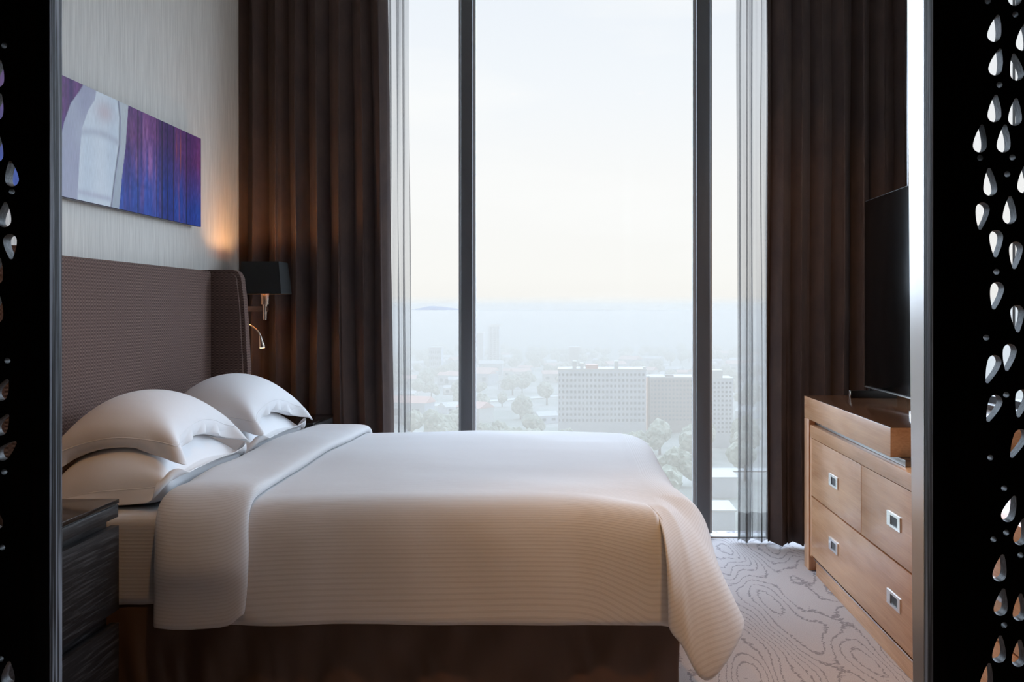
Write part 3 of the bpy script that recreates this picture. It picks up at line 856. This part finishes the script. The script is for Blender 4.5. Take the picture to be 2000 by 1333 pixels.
# ------------------------------------------------------------------ wall lamps
def sconce(label, y, rot):
    t = thing('wall_lamp', label, 'lamp', (XL, y, 1.22), 'reading lamps on the headboard wall')
    s = rot
    def b(nm, x0, x1, y0, y1, z0, z1, m, par=t, bev=.002): return box(nm, x0, x1, min(y0*s, y1*s), max(y0*s, y1*s), z0, z1, m, par, bev)
    b('wall_plate', 0, .018, -.035, .035, -.06, .10, M['brass'])
    # straight arm
    bm = bmesh.new(); bx(bm, .015, .240, -.007, .007, .040, .066); from_bm('arm', bm, M['brass'], t)
    bm = bmesh.new(); tube(bm, [(.222, 0, -.002), (.222, 0, .03), (.222, 0, .075), (.222, 0, .076), (.222, 0, .145)], [.008, .010, .012, .020, .0215], 20)
    from_bm('stem', bm, M['brass'], t, smooth=True, auto=40)
    # tapered rectangular shade, open top and bottom
    z0, z1 = .128, .288; bx_, tx = .107, .090; by, ty = .100, .085
    def ring(wx, wy, z, off=0): return [(.222+sx*(wx+off), sy*(wy+off), z) for sx, sy in ((-1,-1),(1,-1),(1,1),(-1,1))]
    V = ring(bx_, by, z0)+ring(tx, ty, z1)
    Fq = [(i, (i+1) % 4, 4+(i+1) % 4, 4+i) for i in range(4)]
    sh = from_py('lamp_shade', V, Fq, M['shade'], t, smooth=False)
    m = sh.modifiers.new('solid', 'SOLIDIFY'); m.thickness = .003; m.offset = 1
    V2 = ring(bx_, by, z0+.003, -.002)+ring(tx, ty, z1-.002, -.002)
    li = from_py('shade_lining', V2, [f[::-1] for f in Fq], M['gold'], sh, smooth=False)
    bm = bmesh.new(); bmesh.ops.create_uvsphere(bm, u_segments=16, v_segments=10, radius=.026)
    for v in bm.verts: v.co = Vector((.222, 0, .195))+v.co*1.0
    from_bm('bulb', bm, M['bulb'], t, smooth=True)
    # gooseneck reading light
    pts = []
    for k in range(15):
        a = k/14; pts.append((.018+.172*math.sin(a*math.pi/2)+.014*a, -.02*s, .003-.078*(1-math.cos(a*math.pi/2))-.01*a))
    bm = bmesh.new(); tube(bm, pts, .0035, 10); from_bm('gooseneck', bm, M['brass'], t, smooth=True)
    e = Vector(pts[-1])
    bm = bmesh.new(); tube(bm, [e+Vector((.000, 0, .004)), e+Vector((.004, 0, -.02)), e+Vector((.009, 0, -.046)), e+Vector((.010, 0, -.056))], [.005, .010, .0145, .0145], 16)
    hd = from_bm('reading_head', bm, M['brass'], t, smooth=True, auto=50)
    bm = bmesh.new(); tube(bm, [e+Vector((.010, 0, -.0555)), e+Vector((.0102, 0, -.058))], [.012, .012], 16)
    from_bm('led_lens', bm, M['bulb'], hd)
    for (nm, loc, en, r, spot) in (('bulb_light', (XL+.222, y, 1.22+.225), 5.0, .03, None), ('led_light', (XL+e.x+.012, y-.02*s, 1.22+e.z-.068), 1.2, .01, 60)):
        d = bpy.data.lights.new(nm, 'SPOT' if spot else 'POINT'); d.energy = en; d.color = (1, .56, .26); d.shadow_soft_size = r
        if spot: d.spot_size = R(spot); d.spot_blend = .5
        o = bpy.data.objects.new(nm, d); o.location = loc; C.objects.link(o)
    return t
sconce('wall lamp with black rectangular shade beside the far headboard wing', 5.49, 1)

# ------------------------------------------------------------------ artwork
def art():
    D0, D1_, Z0, Z1 = 3.30, 5.08, 1.655, 2.066
    ny, nz = 330, 84
    rng = np.random.RandomState(4)
    D = np.linspace(D0, D1_, ny+1); Z = np.linspace(Z0, Z1, nz+1)
    DD, ZZ = np.meshgrid(D, Z, indexing='ij'); v = (ZZ-Z0)/(Z1-Z0)
    def n1(arr, sc, seed):
        g = np.random.RandomState(seed).rand(400); x = arr*sc; i = np.floor(x).astype(int) % 399; f = x-np.floor(x); f = f*f*(3-2*f)
        return g[i]*(1-f)+g[i+1]*f
    def n2(a, b, sa, sb, seed):
        g = np.random.RandomState(seed).rand(200, 200); x = a*sa; y = b*sb
        i = np.floor(x).astype(int) % 199; j = np.floor(y).astype(int) % 199
        fx = x-np.floor(x); fy = y-np.floor(y); fx = fx*fx*(3-2*fx); fy = fy*fy*(3-2*fy)
        return (g[i, j]*(1-fx)+g[i+1, j]*fx)*(1-fy)+(g[i, j+1]*(1-fx)+g[i+1, j+1]*fx)*fy
    def lerp(a, b, t): return a+(b-a)*t[..., None]
    col = lambda r, g, b: np.array([r, g, b], float)
    # stained blue-violet boards
    s = n1(DD, 26, 1)*.6+n1(DD, 70, 2)*.4
    blue = lerp(col(.018, .035, .22), col(.035, .09, .42), s); violet = lerp(col(.045, .018, .105), col(.19, .055, .21), s)
    up = np.clip((v-.22+.25*(n1(DD, 17, 3)-.5))/.5, 0, 1)
    base = lerp(blue, violet, up)
    streak = np.clip(n2(DD, ZZ, 45, 7, 5)*1.6-.85, 0, 1)*np.clip(1-abs(v-.5)*1.4, 0, 1)
    base = lerp(base, np.broadcast_to(col(.42, .16, .33), base.shape), streak*.55*(DD < 4.6)*(DD > 4.1))
    orange = np.clip(n2(DD, ZZ, 60, 5, 9)*1.8-1.0, 0, 1)*np.exp(-((DD-4.80)/.07)**2)*np.clip(1.2-abs(v-.45)*2, 0, 1)
    base = lerp(base, np.broadcast_to(col(.45, .10, .03), base.shape), np.clip(orange*1.6, 0, 1))
    pink = np.exp(-((DD-4.44)/.06)**2)*np.clip(n2(DD, ZZ, 50, 8, 12)*1.5-.3, 0, 1)*np.clip((v-.1)*2, 0, 1)
    base = lerp(base, np.broadcast_to(col(.40, .15, .38), base.shape), pink*.8)
    for dl, w in ((4.345, .006), (4.54, .004), (4.60, .007), (4.665, .005), (4.73, .004), (4.89, .006), (3.46, .006), (3.62, .004)):
        base = lerp(base, np.broadcast_to(col(.006, .008, .03), base.shape), np.exp(-((DD-dl)/w)**2))
    img = base*1.15*(.75+.5*n2(DD, ZZ, 110, 60, 7))[..., None]
    # pale arched vessel shape over it: outer lilac band, inner white body
    def edge(v, tbl):
        a = np.array(tbl); return np.interp(v, a[:, 0], a[:, 1])
    outL = edge(v, [(0, 3.63), (.3, 3.66), (.62, 3.715), (.8, 3.765), (.93, 3.83), (1, 3.86)])
    inL = edge(v, [(0, 3.815), (.35, 3.83), (.62, 3.85), (.8, 3.90), (.92, 3.955), (1, 3.965)])
    inR = edge(v, [(0, 4.09), (.25, 4.12), (.6, 4.165), (.85, 4.170), (1, 4.155)])
    outR = edge(v, [(0, 4.165), (.3, 4.19), (.6, 4.225), (1, 4.25)])
    def m(a, b, w=.004): return np.clip((DD-a)/w+.5, 0, 1)*np.clip((b-DD)/w+.5, 0, 1)
    lil = lerp(col(.40, .40, .53), col(.52, .55, .64), n2(DD, ZZ, 8, 9, 31))
    img = lerp(img, lil, m(outL, outR))
    white = lerp(col(.66, .73, .80), col(.84, .87, .90), n2(DD, ZZ, 9, 6, 21))
    img = lerp(img, white, m(inL, inR))
    gre = lerp(col(.44, .49, .55), col(.58, .62, .64), v); img = lerp(img, gre, m(inR+.012, outR))
    img = lerp(img, np.broadcast_to(col(.12, .13, .17), img.shape), m(inR-.004, inR+.006, .006)*.8)
    img = lerp(img, np.broadcast_to(col(.62, .48, .50), img.shape), m(inL+.0, inR)*np.exp(-((DD-4.03-.12*(v-.8))/.075)**2)*np.exp(-((v-.84)/.09)**2)*.7)
    img = lerp(img, np.broadcast_to(col(.50, .52, .60), img.shape), m(inL, inR)*np.exp(-((v-.59-.10*np.sin((DD-3.85)*9)*.5)/.035)**2)*.65)
    img = lerp(img, np.broadcast_to(col(.55, .56, .66), img.shape), m(inL, inR)*np.exp(-((v-.07)/.025)**2)*.8)
    X0, X1 = XL+.022, XL+.040
    V = [(X1, d, z) for d in D for z in Z]; Fq = [f for f in grid_faces(ny+1, nz+1)]
    cy, cz = (D0+D1_)/2, (Z0+Z1)/2
    t = thing('wall_art', 'frameless panel picture of blue and violet boards with a pale arched shape', 'picture', (XL, cy, cz))
    V = [(x-XL, y-cy, z-cz) for x, y, z in V]
    am = mat('printed_panel', (.5, .5, .5), .5, spec=.12)
    nn, ll = am.node_tree.nodes, am.node_tree.links; at = nn.new('ShaderNodeAttribute'); at.attribute_name = 'print'
    tc = nn.new('ShaderNodeTexCoord'); mp = nn.new('ShaderNodeMapping'); mp.inputs['Scale'].default_value = (1, 380, 26); ll.new(tc.outputs['Object'], mp.inputs[0])
    nz_ = nn.new('ShaderNodeTexNoise'); nz_.inputs['Scale'].default_value = 1; ll.new(mp.outputs[0], nz_.inputs['Vector'])
    mr = nn.new('ShaderNodeMapRange'); mr.inputs[3].default_value = .72; mr.inputs[4].default_value = 1.25; ll.new(nz_.outputs['Fac'], mr.inputs[0])
    vm = nn.new('ShaderNodeVectorMath'); vm.operation = 'SCALE'; ll.new(at.outputs['Color'], vm.inputs[0]); ll.new(mr.outputs[0], vm.inputs['Scale'])
    ll.new(vm.outputs[0], nn['Principled BSDF'].inputs['Base Color'])
    o = from_py('print_face', V, Fq, am, t, smooth=False)
    ca = o.data.color_attributes.new('print', 'FLOAT_COLOR', 'POINT')
    ca.data.foreach_set('color', np.concatenate([img.reshape(-1, 3), np.ones((img.shape[0]*img.shape[1], 1))], 1).ravel())
    if o.data.polygons[0].normal.x < 0: o.data.flip_normals()
    box('backing_panel', .028, .0395, D0-cy, D1_-cy, Z0-cz, Z1-cz, plain('panel_edge', (.06, .05, .12)), t)
    box('hanging_batten', 0.001, .028, D0-cy+.10, D1_-cy-.12, Z0-cz+.0, Z1-cz-.04, M['concrete'], t)
art()

# ------------------------------------------------------------------ dresser, television
DXF = 1.145
ds = thing('dresser', 'walnut dresser with raised platform and recessed metal pulls, under the television', 'dresser', (1.46, 4.0, 0))
def db(nm, x0, x1, y0, y1, z0, z1, m, par=None, bev=.0025, seg=2):
    ox = Vector((1.46, 4.0, 0))
    if par is not None: ox = ox+par.location
    return box(nm, x0-ox.x, x1-ox.x, y0-ox.y, y1-ox.y, z0-ox.z, z1-ox.z, m, par or ds, bev, seg)
XB = XR-.004
YN = 2.42                                     # near end, behind the screen
db('platform', DXF, XB, 3.94, 5.41, .736, .842, M['walnut'], bev=.002)
db('platform_top', DXF+.001, XB, 3.941, 5.409, .8415, .8435, M['walnut_top'], bev=.0008)
db('side_panel', DXF, XB, 5.303, 5.41, 0.0, .7355, M['walnut_v'], bev=.002)
db('metal_spacer', DXF+.03, XB, 3.86, 5.302, .712, .7358, M['dull_steel'], bev=.001)
db('carcass', DXF+.024, XB, YN, 5.300, .075, .690, M['walnut'], bev=.001)
db('top_rail', DXF+.002, XB, YN, 5.285, .652, .711, M['walnut'], bev=.002)
db('end_stile', DXF+.004, DXF+.03, 5.262, 5.298, .075, .652, M['walnut_v'], bev=.002)
db('plinth', DXF+.012, XB-.05, YN+.02, 5.20, 0, .073, M['walnut'], bev=.002)
db('plinth_strip', DXF+.004, DXF+.014, YN+.01, 5.22, .073, .080, M['chrome'], bev=.0008)
def pull(par, yc, zc):
    ly, lz = .080, .026
    loc = Vector((1.46, 4.0, 0))+par.location
    X = DXF+.0035-loc.x; cy, cz = yc-loc.y, zc-loc.z
    bm = bmesh.new()
    # rim of four bars round a recess
    for (a, b, c, d) in ((-ly, ly, lz-.009, lz), (-ly, ly, -lz, -lz+.009), (-ly, -ly+.030, -lz+.009, lz-.009), (ly-.045, ly, -lz+.009, lz-.009)):
        bx(bm, X-.0045, X+.006, cy+a, cy+b, cz+c, cz+d)
    bmesh.ops.recalc_face_normals(bm, faces=bm.faces)
    o = from_bm('drawer_pull', bm, M['chrome'], par)
    q = box('pull_recess', X-.0015, X+.004, cy-ly+.028, cy+ly-.043, cz-lz+.008, cz+lz-.008, M['slot'], o)
def drawer(y0, y1, z0, z1, pulls):
    loc = (DXF+.014-1.46, (y0+y1)/2-4.0, (z0+z1)/2)
    hx = .0105
    me = box('drawer', -hx, hx, (y0-y1)/2+.002, (y1-y0)/2-.002, (z0-z1)/2+.002, (z1-z0)/2-.002, M['walnut'], ds, bev=.0012)
    me.location = loc
    for yc in pulls: pull(me, yc, (z0+z1)/2+.0)
    return me
drawer(4.355, 5.262, .372, .651, [4.81]); drawer(3.455, 4.352, .372, .651, [3.905])
drawer(3.455, 5.262, .084, .369, [4.81, 3.905])
drawer(YN+.01, 3.452, .372, .651, [2.93]); drawer(YN+.01, 3.452, .084, .369, [2.93])

tv = thing('television', 'large black flat screen television standing on the dresser platform', 'television', (1.44, 4.5, .8435))
def tb(nm, x0, x1, y0, y1, z0, z1, m, bev=.002, par=None): return box(nm, x0-1.44, x1-1.44, y0-4.5, y1-4.5, z0-.8435, z1-.8435, m, par or tv, bev)
tb('screen', 1.4185, 1.4215, 3.975, 5.305, .902, 1.794, M['screen'], .0005)
tb('cabinet', 1.4212, 1.452, 3.97, 5.31, .897, 1.799, M['tv_plastic'], .004)
tb('bottom_trim', 1.4165, 1.425, 3.97, 5.31, .893, .8975, M['steel'], .0005)
tb('back_housing', 1.450, 1.50, 4.2, 5.05, .93, 1.45, M['tv_plastic'], .02)
for y in (5.27, 4.185):
    f = tb('foot', 1.335 if y > 5 else 1.296, 1.56, y-.018, y+.018, .8436, .878, M['tv_plastic'], .001)
    xx = 1.335 if y > 5 else 1.296
    tb('foot_cap', xx-.004, xx+.001, y-.018, y+.018, .8436, .880, M['chrome'], .0005)
    tb('stand_strut', 1.428, 1.446, y-.012, y+.012, .876, .90, M['tv_plastic'], .001)

# ------------------------------------------------------------------ warm recessed ceiling lamps (bedroom side and foyer)
def downlight(x, y, e, size, tx=0, ty=0, col=(1, .52, .18)):
    lab = 'small round recessed ceiling lamp '+('above the dresser' if y > 4 else 'above the aisle by the foot of the bed' if x > 0 else 'above the near side of the bed')
    t = thing('ceiling_downlight', lab, 'lamp', (x, y, ZC), 'recessed ceiling lamps')
    bm = bmesh.new(); tube(bm, [(0, 0, -.004), (0, 0, -.0005)], [.045, .048], 24); from_bm('trim_ring', bm, M['steel'], t)
    bm = bmesh.new(); tube(bm, [(0, 0, -.0052), (0, 0, -.0042)], [.032, .032], 20); from_bm('lens', bm, M['bulb'], t)
    d = bpy.data.lights.new('downlight_beam', 'SPOT'); d.energy = e; d.color = col; d.spot_size = R(size); d.spot_blend = .8; d.shadow_soft_size = .04
    o = bpy.data.objects.new('downlight_beam', d); C.objects.link(o); o.location = (x, y, ZC-.03)
    o.rotation_euler = Vector((-tx, -ty, 1)).to_track_quat('Z', 'Y').to_euler()
downlight(.62, 2.25, 105, 62, .02, .13)
downlight(-.55, 2.2, 42, 100, -.05, .12)
downlight(.86, 4.75, 34, 95, .08, .10)

# ------------------------------------------------------------------ the hazy city far below, beyond the window
G = -80.0
def wx(p, D): return (p-1120)*D/F
def wz(p, D): return H-(p-605)*D/F
M['ground'] = mat('distant_ground', (.22, .23, .20), .95, spec=.05, var=((.012, .012, .012), (.38, .37, .34), .45, .62))
M['b_white'] = plain('pale_facade', (.54, .56, .60)); M['b_brown'] = plain('brown_facade', (.30, .26, .25)); M['b_grey'] = plain('grey_facade', (.40, .43, .48))
M['b_pane'] = plain('distant_window_glass', (.10, .12, .15), .3); M['b_orange'] = plain('orange_gable', (.75, .38, .22))
M['roof_red'] = plain('terracotta_roof', (.62, .36, .30)); M['roof_pale'] = plain('pale_roof', (.55, .54, .52))
M['leaf'] = mat('hazy_tree_leaves', (.24, .26, .20), .9, spec=.05, var=((.3, .3, .3), (.40, .40, .32), .4, .6))
M['hill'] = plain('far_hills', (.10, .12, .18)); M['road'] = plain('pale_road', (.55, .54, .52)); M['trunk'] = plain('tree_trunk', (.12, .09, .07))
g = box('ground', -9000, 9000, -3000, 12000, G-2, G, M['ground']); g['kind'] = 'structure'
def hills(D, y0, pts, seed, name):
    nx, ny = 160, 10; V = []
    for i in range(nx+1):
        p = -600+i*(3400)/nx; top = np.interp(p, [q[0] for q in pts], [q[1] for q in pts])
        top += 5*noise.noise(Vector((p*.012, seed, 0)))+2.2*noise.noise(Vector((p*.05, seed, 3)))
        x = wx(p, D); z = wz(top, D)
        for j in range(ny+1):
            t = j/ny; s = math.sin(min(1, t*1.0)*math.pi)
            V.append((x, D+(t-.5)*1600, G+(z-G)*s*(1+.08*noise.noise(Vector((p*.02, t*4, seed))))))
    o = from_py(name, V, grid_faces(nx+1, ny+1), M['hill']); o['kind'] = 'structure'; return o
hills(5200, 0, [(-600, 640), (500, 640), (760, 612), (850, 598), (940, 612), (1060, 613), (1140, 628), (1300, 650), (1500, 642), (2400, 645)], 3, 'ground_hills')
hills(3300, 0, [(-600, 684), (800, 686), (1000, 682), (1180, 684), (1440, 680), (2400, 678)], 8, 'ground_ridge')
def pane_mat(wall, dx):
    key = 'panes_%s_%.2f' % (wall.name, dx)
    if key in M: return M[key]
    q = plain('storey_glazing', (.1, .1, .1)); nn, ll = q.node_tree.nodes, q.node_tree.links
    tc = nn.new('ShaderNodeTexCoord'); sp = nn.new('ShaderNodeSeparateXYZ'); ll.new(tc.outputs['Object'], sp.inputs[0])
    gt = mnode(nn, 'GREATER_THAN', mnode(nn, 'FRACT', mnode(nn, 'DIVIDE', mnode(nn, 'ADD', sp.outputs['X'], 500*dx, ll), dx, ll), None, ll), .55, ll)
    mx = nn.new('ShaderNodeMix'); mx.data_type = 'RGBA'; ll.new(gt, mx.inputs[0])
    mx.inputs[6].default_value = (.10, .12, .15, 1); mx.inputs[7].default_value = wall.node_tree.nodes['Principled BSDF'].inputs['Base Color'].default_value
    ll.new(mx.outputs[2], nn['Principled BSDF'].inputs['Base Color']); M[key] = q
    return q
def block(name, label, p0, p1, ptop, D, depth, m, rows=0, cols=0, extra=(), grp=None, cat='building', base=None):
    x0, x1, z1 = wx(p0, D), wx(p1, D), wz(ptop, D)
    t = thing(name, label, cat, ((x0+x1)/2, D+depth/2, G), grp)
    hx, hy, hz = (x1-x0)/2, depth/2, z1-G
    w = box('walls', -hx, hx, -hy, hy, 0, hz, m, t)
    box('parapet', -hx-.3, hx+.3, -hy-.3, hy+.3, hz, hz+1.0, M['roof_pale'], t)
    if rows:
        dz = hz*.78/rows; dx = 2*hx/cols
        for r in range(rows):                       # a ribbon window per storey, its piers in the glass pattern
            z = hz-dz*(r+.75)
            box('ribbon_window', -hx+dx*.2, hx-dx*.2, -hy-.25, -hy+.1, z-dz*.22, z+dz*.22, pane_mat(m, dx), t)
    for (a, b_, top, mm) in extra:
        box('roof_block', wx(a, D)-(x0+x1)/2, wx(b_, D)-(x0+x1)/2, -hy+1, -hy+9, hz, wz(top, D)-G, mm, t)
    return t
block('office_building', 'wide pale office slab with rows of small windows, right of centre in the haze', 1090, 1262, 724, 700, 26, M['b_white'], 9, 22,
      [(1118, 1126, 706, M['roof_pale']), (1133, 1140, 710, M['roof_pale']), (1144, 1168, 713, M['roof_red']), (1200, 1208, 706, M['roof_pale']), (1256, 1262, 718, M['roof_pale'])])
block('apartment_block', 'brown apartment block with an orange edge, beside the right window post', 1270.6, 1356, 739, 720, 24, M['b_brown'], 10, 12, [(1300, 1316, 733, M['b_brown'])])
box_o = block('apartment_tower', 'white apartment tower seen between the right window post and the sheer curtain', 1386, 1432, 742, 640, 22, M['b_white'], 12, 6, [(1384, 1412, 724, M['roof_pale'])])
block('gable_wing', 'narrow orange gable wing standing against the brown apartment block', 1263.6, 1266.6, 738, 727, 16, M['b_orange'])
block('high_rise', 'taller of the two slim hazy towers, right of the left window post', 953, 975, 638, 1500, 24, M['b_grey'], 16, 3, [(955, 979, 634, M['roof_pale'])])
block('high_rise', 'shorter slim hazy tower close to the left window post', 929, 944, 651, 1600, 22, M['b_grey'], 14, 3)
block('office_building', 'low dark blocky building on the skyline above the pale office slab', 1112, 1132, 679, 1500, 30, M['b_brown'])
block('apartment_block', 'small hazy building at the skyline, left of the left window post', 838, 862, 680, 1300, 22, M['b_grey'], 4, 6)
rnd = random.Random(5)
def road_z(p):
    return [80*F/(np.interp(p, (760, 850, 960, 1090), (796, 790, 782, 772))-605), 80*F/(np.interp(p, (1180, 1300, 1400, 1500), (930, 922, 915, 915))-605)]
def blocked(p, D, r):
    for (a, b_, d0, d1) in ((1085, 1440, 636, 752), (945, 985, 1480, 1540), (920, 952, 1580, 1640), (1105, 1140, 1480, 1550), (830, 870, 1285, 1340), (1375, 1450, 390, 500)):
        m_ = r*F/D
        if a-m_ < p < b_+m_ and d0-r < D < d1+r: return True
    q = road_z(p)
    return (p < 1100 and abs(D-q[0]) < 34+r) or (p > 1170 and abs(D-q[1]) < 14+r)
hm = {}
def house(kind, x, y, w, d, h, rot):
    red = kind % 4 == 1
    t = thing('small_house', 'small low house with a %s roof among trees in the hazy district' % ('reddish' if red else 'pale'), 'house', (x, y, G), 'low %s roofed houses in the haze' % ('reddish' if red else 'pale'), rot)
    box('walls', -w/2, w/2, -d/2, d/2, 0, h, (M['b_white'], M['roof_pale'], M['b_grey'])[kind % 3], t)
    bm = bmesh.new()
    vs = [bm.verts.new(v) for v in ((-w*.54, -d*.54, h), (w*.54, -d*.54, h), (w*.54, d*.54, h), (-w*.54, d*.54, h), (-w*.54, 0, h+d*.28), (w*.54, 0, h+d*.28))]
    for q in ((0, 1, 5, 4), (2, 3, 4, 5), (1, 2, 5), (3, 0, 4), (3, 2, 1, 0)): bm.faces.new([vs[i] for i in q])
    bmesh.ops.recalc_face_normals(bm, faces=bm.faces)
    from_bm('roof', bm, M['roof_red'] if kind % 4 == 1 else M['roof_pale'], t)
    for c in range(2): box('window', -w/2+w*(c+.3)/2, -w/2+w*(c+.7)/2, -d/2-.1, -d/2+.05, h*.35, h*.7, M['b_pane'], t)
    return t
protos = [house(k, 0, 0, 16+4*(k % 3), 11+2*(k % 2), 6+3*(k % 3), 0) for k in range(6)]
def copy_thing(src, loc, rot, sc=1):
    c = src.copy(); C.objects.link(c); c.location = loc; c.rotation_euler = (0, 0, rot); c.scale = (sc, sc, sc)
    for ch in src.children:
        q = ch.copy(); C.objects.link(q); q.parent = c
    return c
spots = []
for k in range(78):
    for _ in range(40):
        D = rnd.uniform(780, 1750); p = rnd.uniform(770, 1500)
        if (1085 < p < 1440 and 690 < D < 1150) or blocked(p, D, 14): continue
        x = wx(p, D)
        if all(math.hypot(x-a, D-b) > 30 for a, b in spots):
            spots.append((x, D)); break
for k, (x, D) in enumerate(spots):
    s = protos[k % 6]
    if k < 6: s.location = (x, D, G); s.rotation_euler.z = rnd.uniform(-.6, .6)
    else: copy_thing(s, (x, D, G), rnd.uniform(-.8, .8), rnd.uniform(.7, 1.25))
def tree(seed):
    t = thing('leafy_tree', 'rounded leafy tree fading into the haze beyond the window', 'tree', (0, 0, G), 'trees in the hazy city')
    bm = bmesh.new()
    rr = random.Random(seed)
    for q in range(6):
        o = Vector((rr.uniform(-4, 4), rr.uniform(-4, 4), 8+rr.uniform(-2, 4))); r = rr.uniform(3.2, 5.2)
        res = bmesh.ops.create_icosphere(bm, subdivisions=3, radius=r)
        for v in res['verts']:
            n_ = v.co.normalized(); v.co = v.co*(1+.30*noise.noise(n_*2.6+Vector((seed+q, 0, 0)))+.12*noise.noise(n_*7))+o
    from_bm('crown', bm, M['leaf'], t, smooth=False)
    bm = bmesh.new(); tube(bm, [(0, 0, 0), (0, 0, 8)], [.7, .4], 8); from_bm('trunk', bm, M['trunk'], t)
    return t
tp = [tree(k) for k in range(4)]
n = 0; tsp = []
for k in range(230):
    for _ in range(30):
        z = rnd.random()
        if z < .45: D = rnd.uniform(430, 690); p = rnd.uniform(800, 1470)
        else: D = rnd.uniform(760, 2000); p = rnd.uniform(770, 1480)
        x = wx(p, D)
        if D < 560 and p < 1300 and rnd.random() < .5: continue
        if blocked(p, D, 11): continue
        if all(math.hypot(x-a, D-b) > 30 for a, b in spots) and all(math.hypot(x-a, D-b) > 24 for a, b in tsp):
            tsp.append((x, D)); break
for k, (x, D) in enumerate(tsp):
    s = tp[k % 4]
    if k < 4: s.location = (x, D, G)
    else: copy_thing(s, (x, D, G), rnd.uniform(0, 6), rnd.uniform(.8, 1.25))
# road and flat pale roofs nearer
def strip(name, label, pts, w, cat='road'):
    V = []
    for i, p in enumerate(pts):
        a = Vector(pts[max(i-1, 0)]); b = Vector(pts[min(i+1, len(pts)-1)]); d = (b-a).normalized(); nn = Vector((-d.y, d.x))
        for s in (-1, 1): V.append((p[0]+nn.x*w*s, p[1]+nn.y*w*s, G+.6))
    Fq = [(2*i, 2*i+1, 2*i+3, 2*i+2) for i in range(len(pts)-1)]
    o = from_py(name, V, Fq, M['road'], smooth=False); m = o.modifiers.new('s', 'SOLIDIFY'); m.thickness = .1; tag(o, label, cat)
strip('road', 'pale road slanting through the hazy district left of the office slab', [(wx(p, 80*F/(q-605)), 80*F/(q-605)) for p, q in ((760, 796), (850, 790), (960, 782), (1090, 772))], 7)
strip('road', 'pale road low in the view near the right window post', [(wx(p, 80*F/(q-605)), 80*F/(q-605)) for p, q in ((1180, 930), (1300, 922), (1400, 915), (1500, 915))], 5)
for lab, p0, p1, pt, D in (('low flat white roofed shed, lowest in the view by the right window post', 1392, 1436, 1000, 400), ('flat white roofed hall below the road near the right sheer curtain', 1388, 1440, 935, 470)):
    x0, x1 = wx(p0, D), wx(p1, D)
    t = thing('shed', lab, 'shed', ((x0+x1)/2, D, G)); hh = max(3, wz(pt, D)-G)
    box('walls', -(x1-x0)/2, (x1-x0)/2, 0, 20, 0, hh, M['b_white'], t); box('roof', -(x1-x0)/2-.5, (x1-x0)/2+.5, -.5, 20.5, hh, hh+.6, M['roof_pale'], t)
# morning haze lying over the city
hz = bpy.data.materials.new('morning_haze'); hz.use_nodes = True
n_, l_ = hz.node_tree.nodes, hz.node_tree.links; n_.clear()
ho = n_.new('ShaderNodeOutputMaterial'); hv = n_.new('ShaderNodeVolumeScatter'); ha = n_.new('ShaderNodeVolumeAbsorption'); hs = n_.new('ShaderNodeAddShader')
SC, AB = (1.0, .85, .72, 1), .41
def haze_density(tree, total):
    tree.nodes['Volume Scatter'].inputs['Color'].default_value = SC; tree.nodes['Volume Scatter'].inputs['Density'].default_value = total*(1-AB)
    tree.nodes['Volume Absorption'].inputs['Color'].default_value = (0, 0, 0, 1); tree.nodes['Volume Absorption'].inputs['Density'].default_value = total*AB
l_.new(hv.outputs[0], hs.inputs[0]); l_.new(ha.outputs[0], hs.inputs[1]); l_.new(hs.outputs[0], ho.inputs['Volume'])
haze_density(hz.node_tree, .0016)
o = box('haze', -8500, 8500, -2900, 8000, G-1, -.9, hz); o['kind'] = 'stuff'
tag(o, 'pale morning haze lying low over the distant city', 'haze')
hz2 = hz.copy(); haze_density(hz2.node_tree, .0004)
o = box('haze', -8500, 8500, 2600, 8000, -.8, 34, hz2); o['kind'] = 'stuff'
tag(o, 'thin upper haze in front of the far hills at the horizon', 'haze')
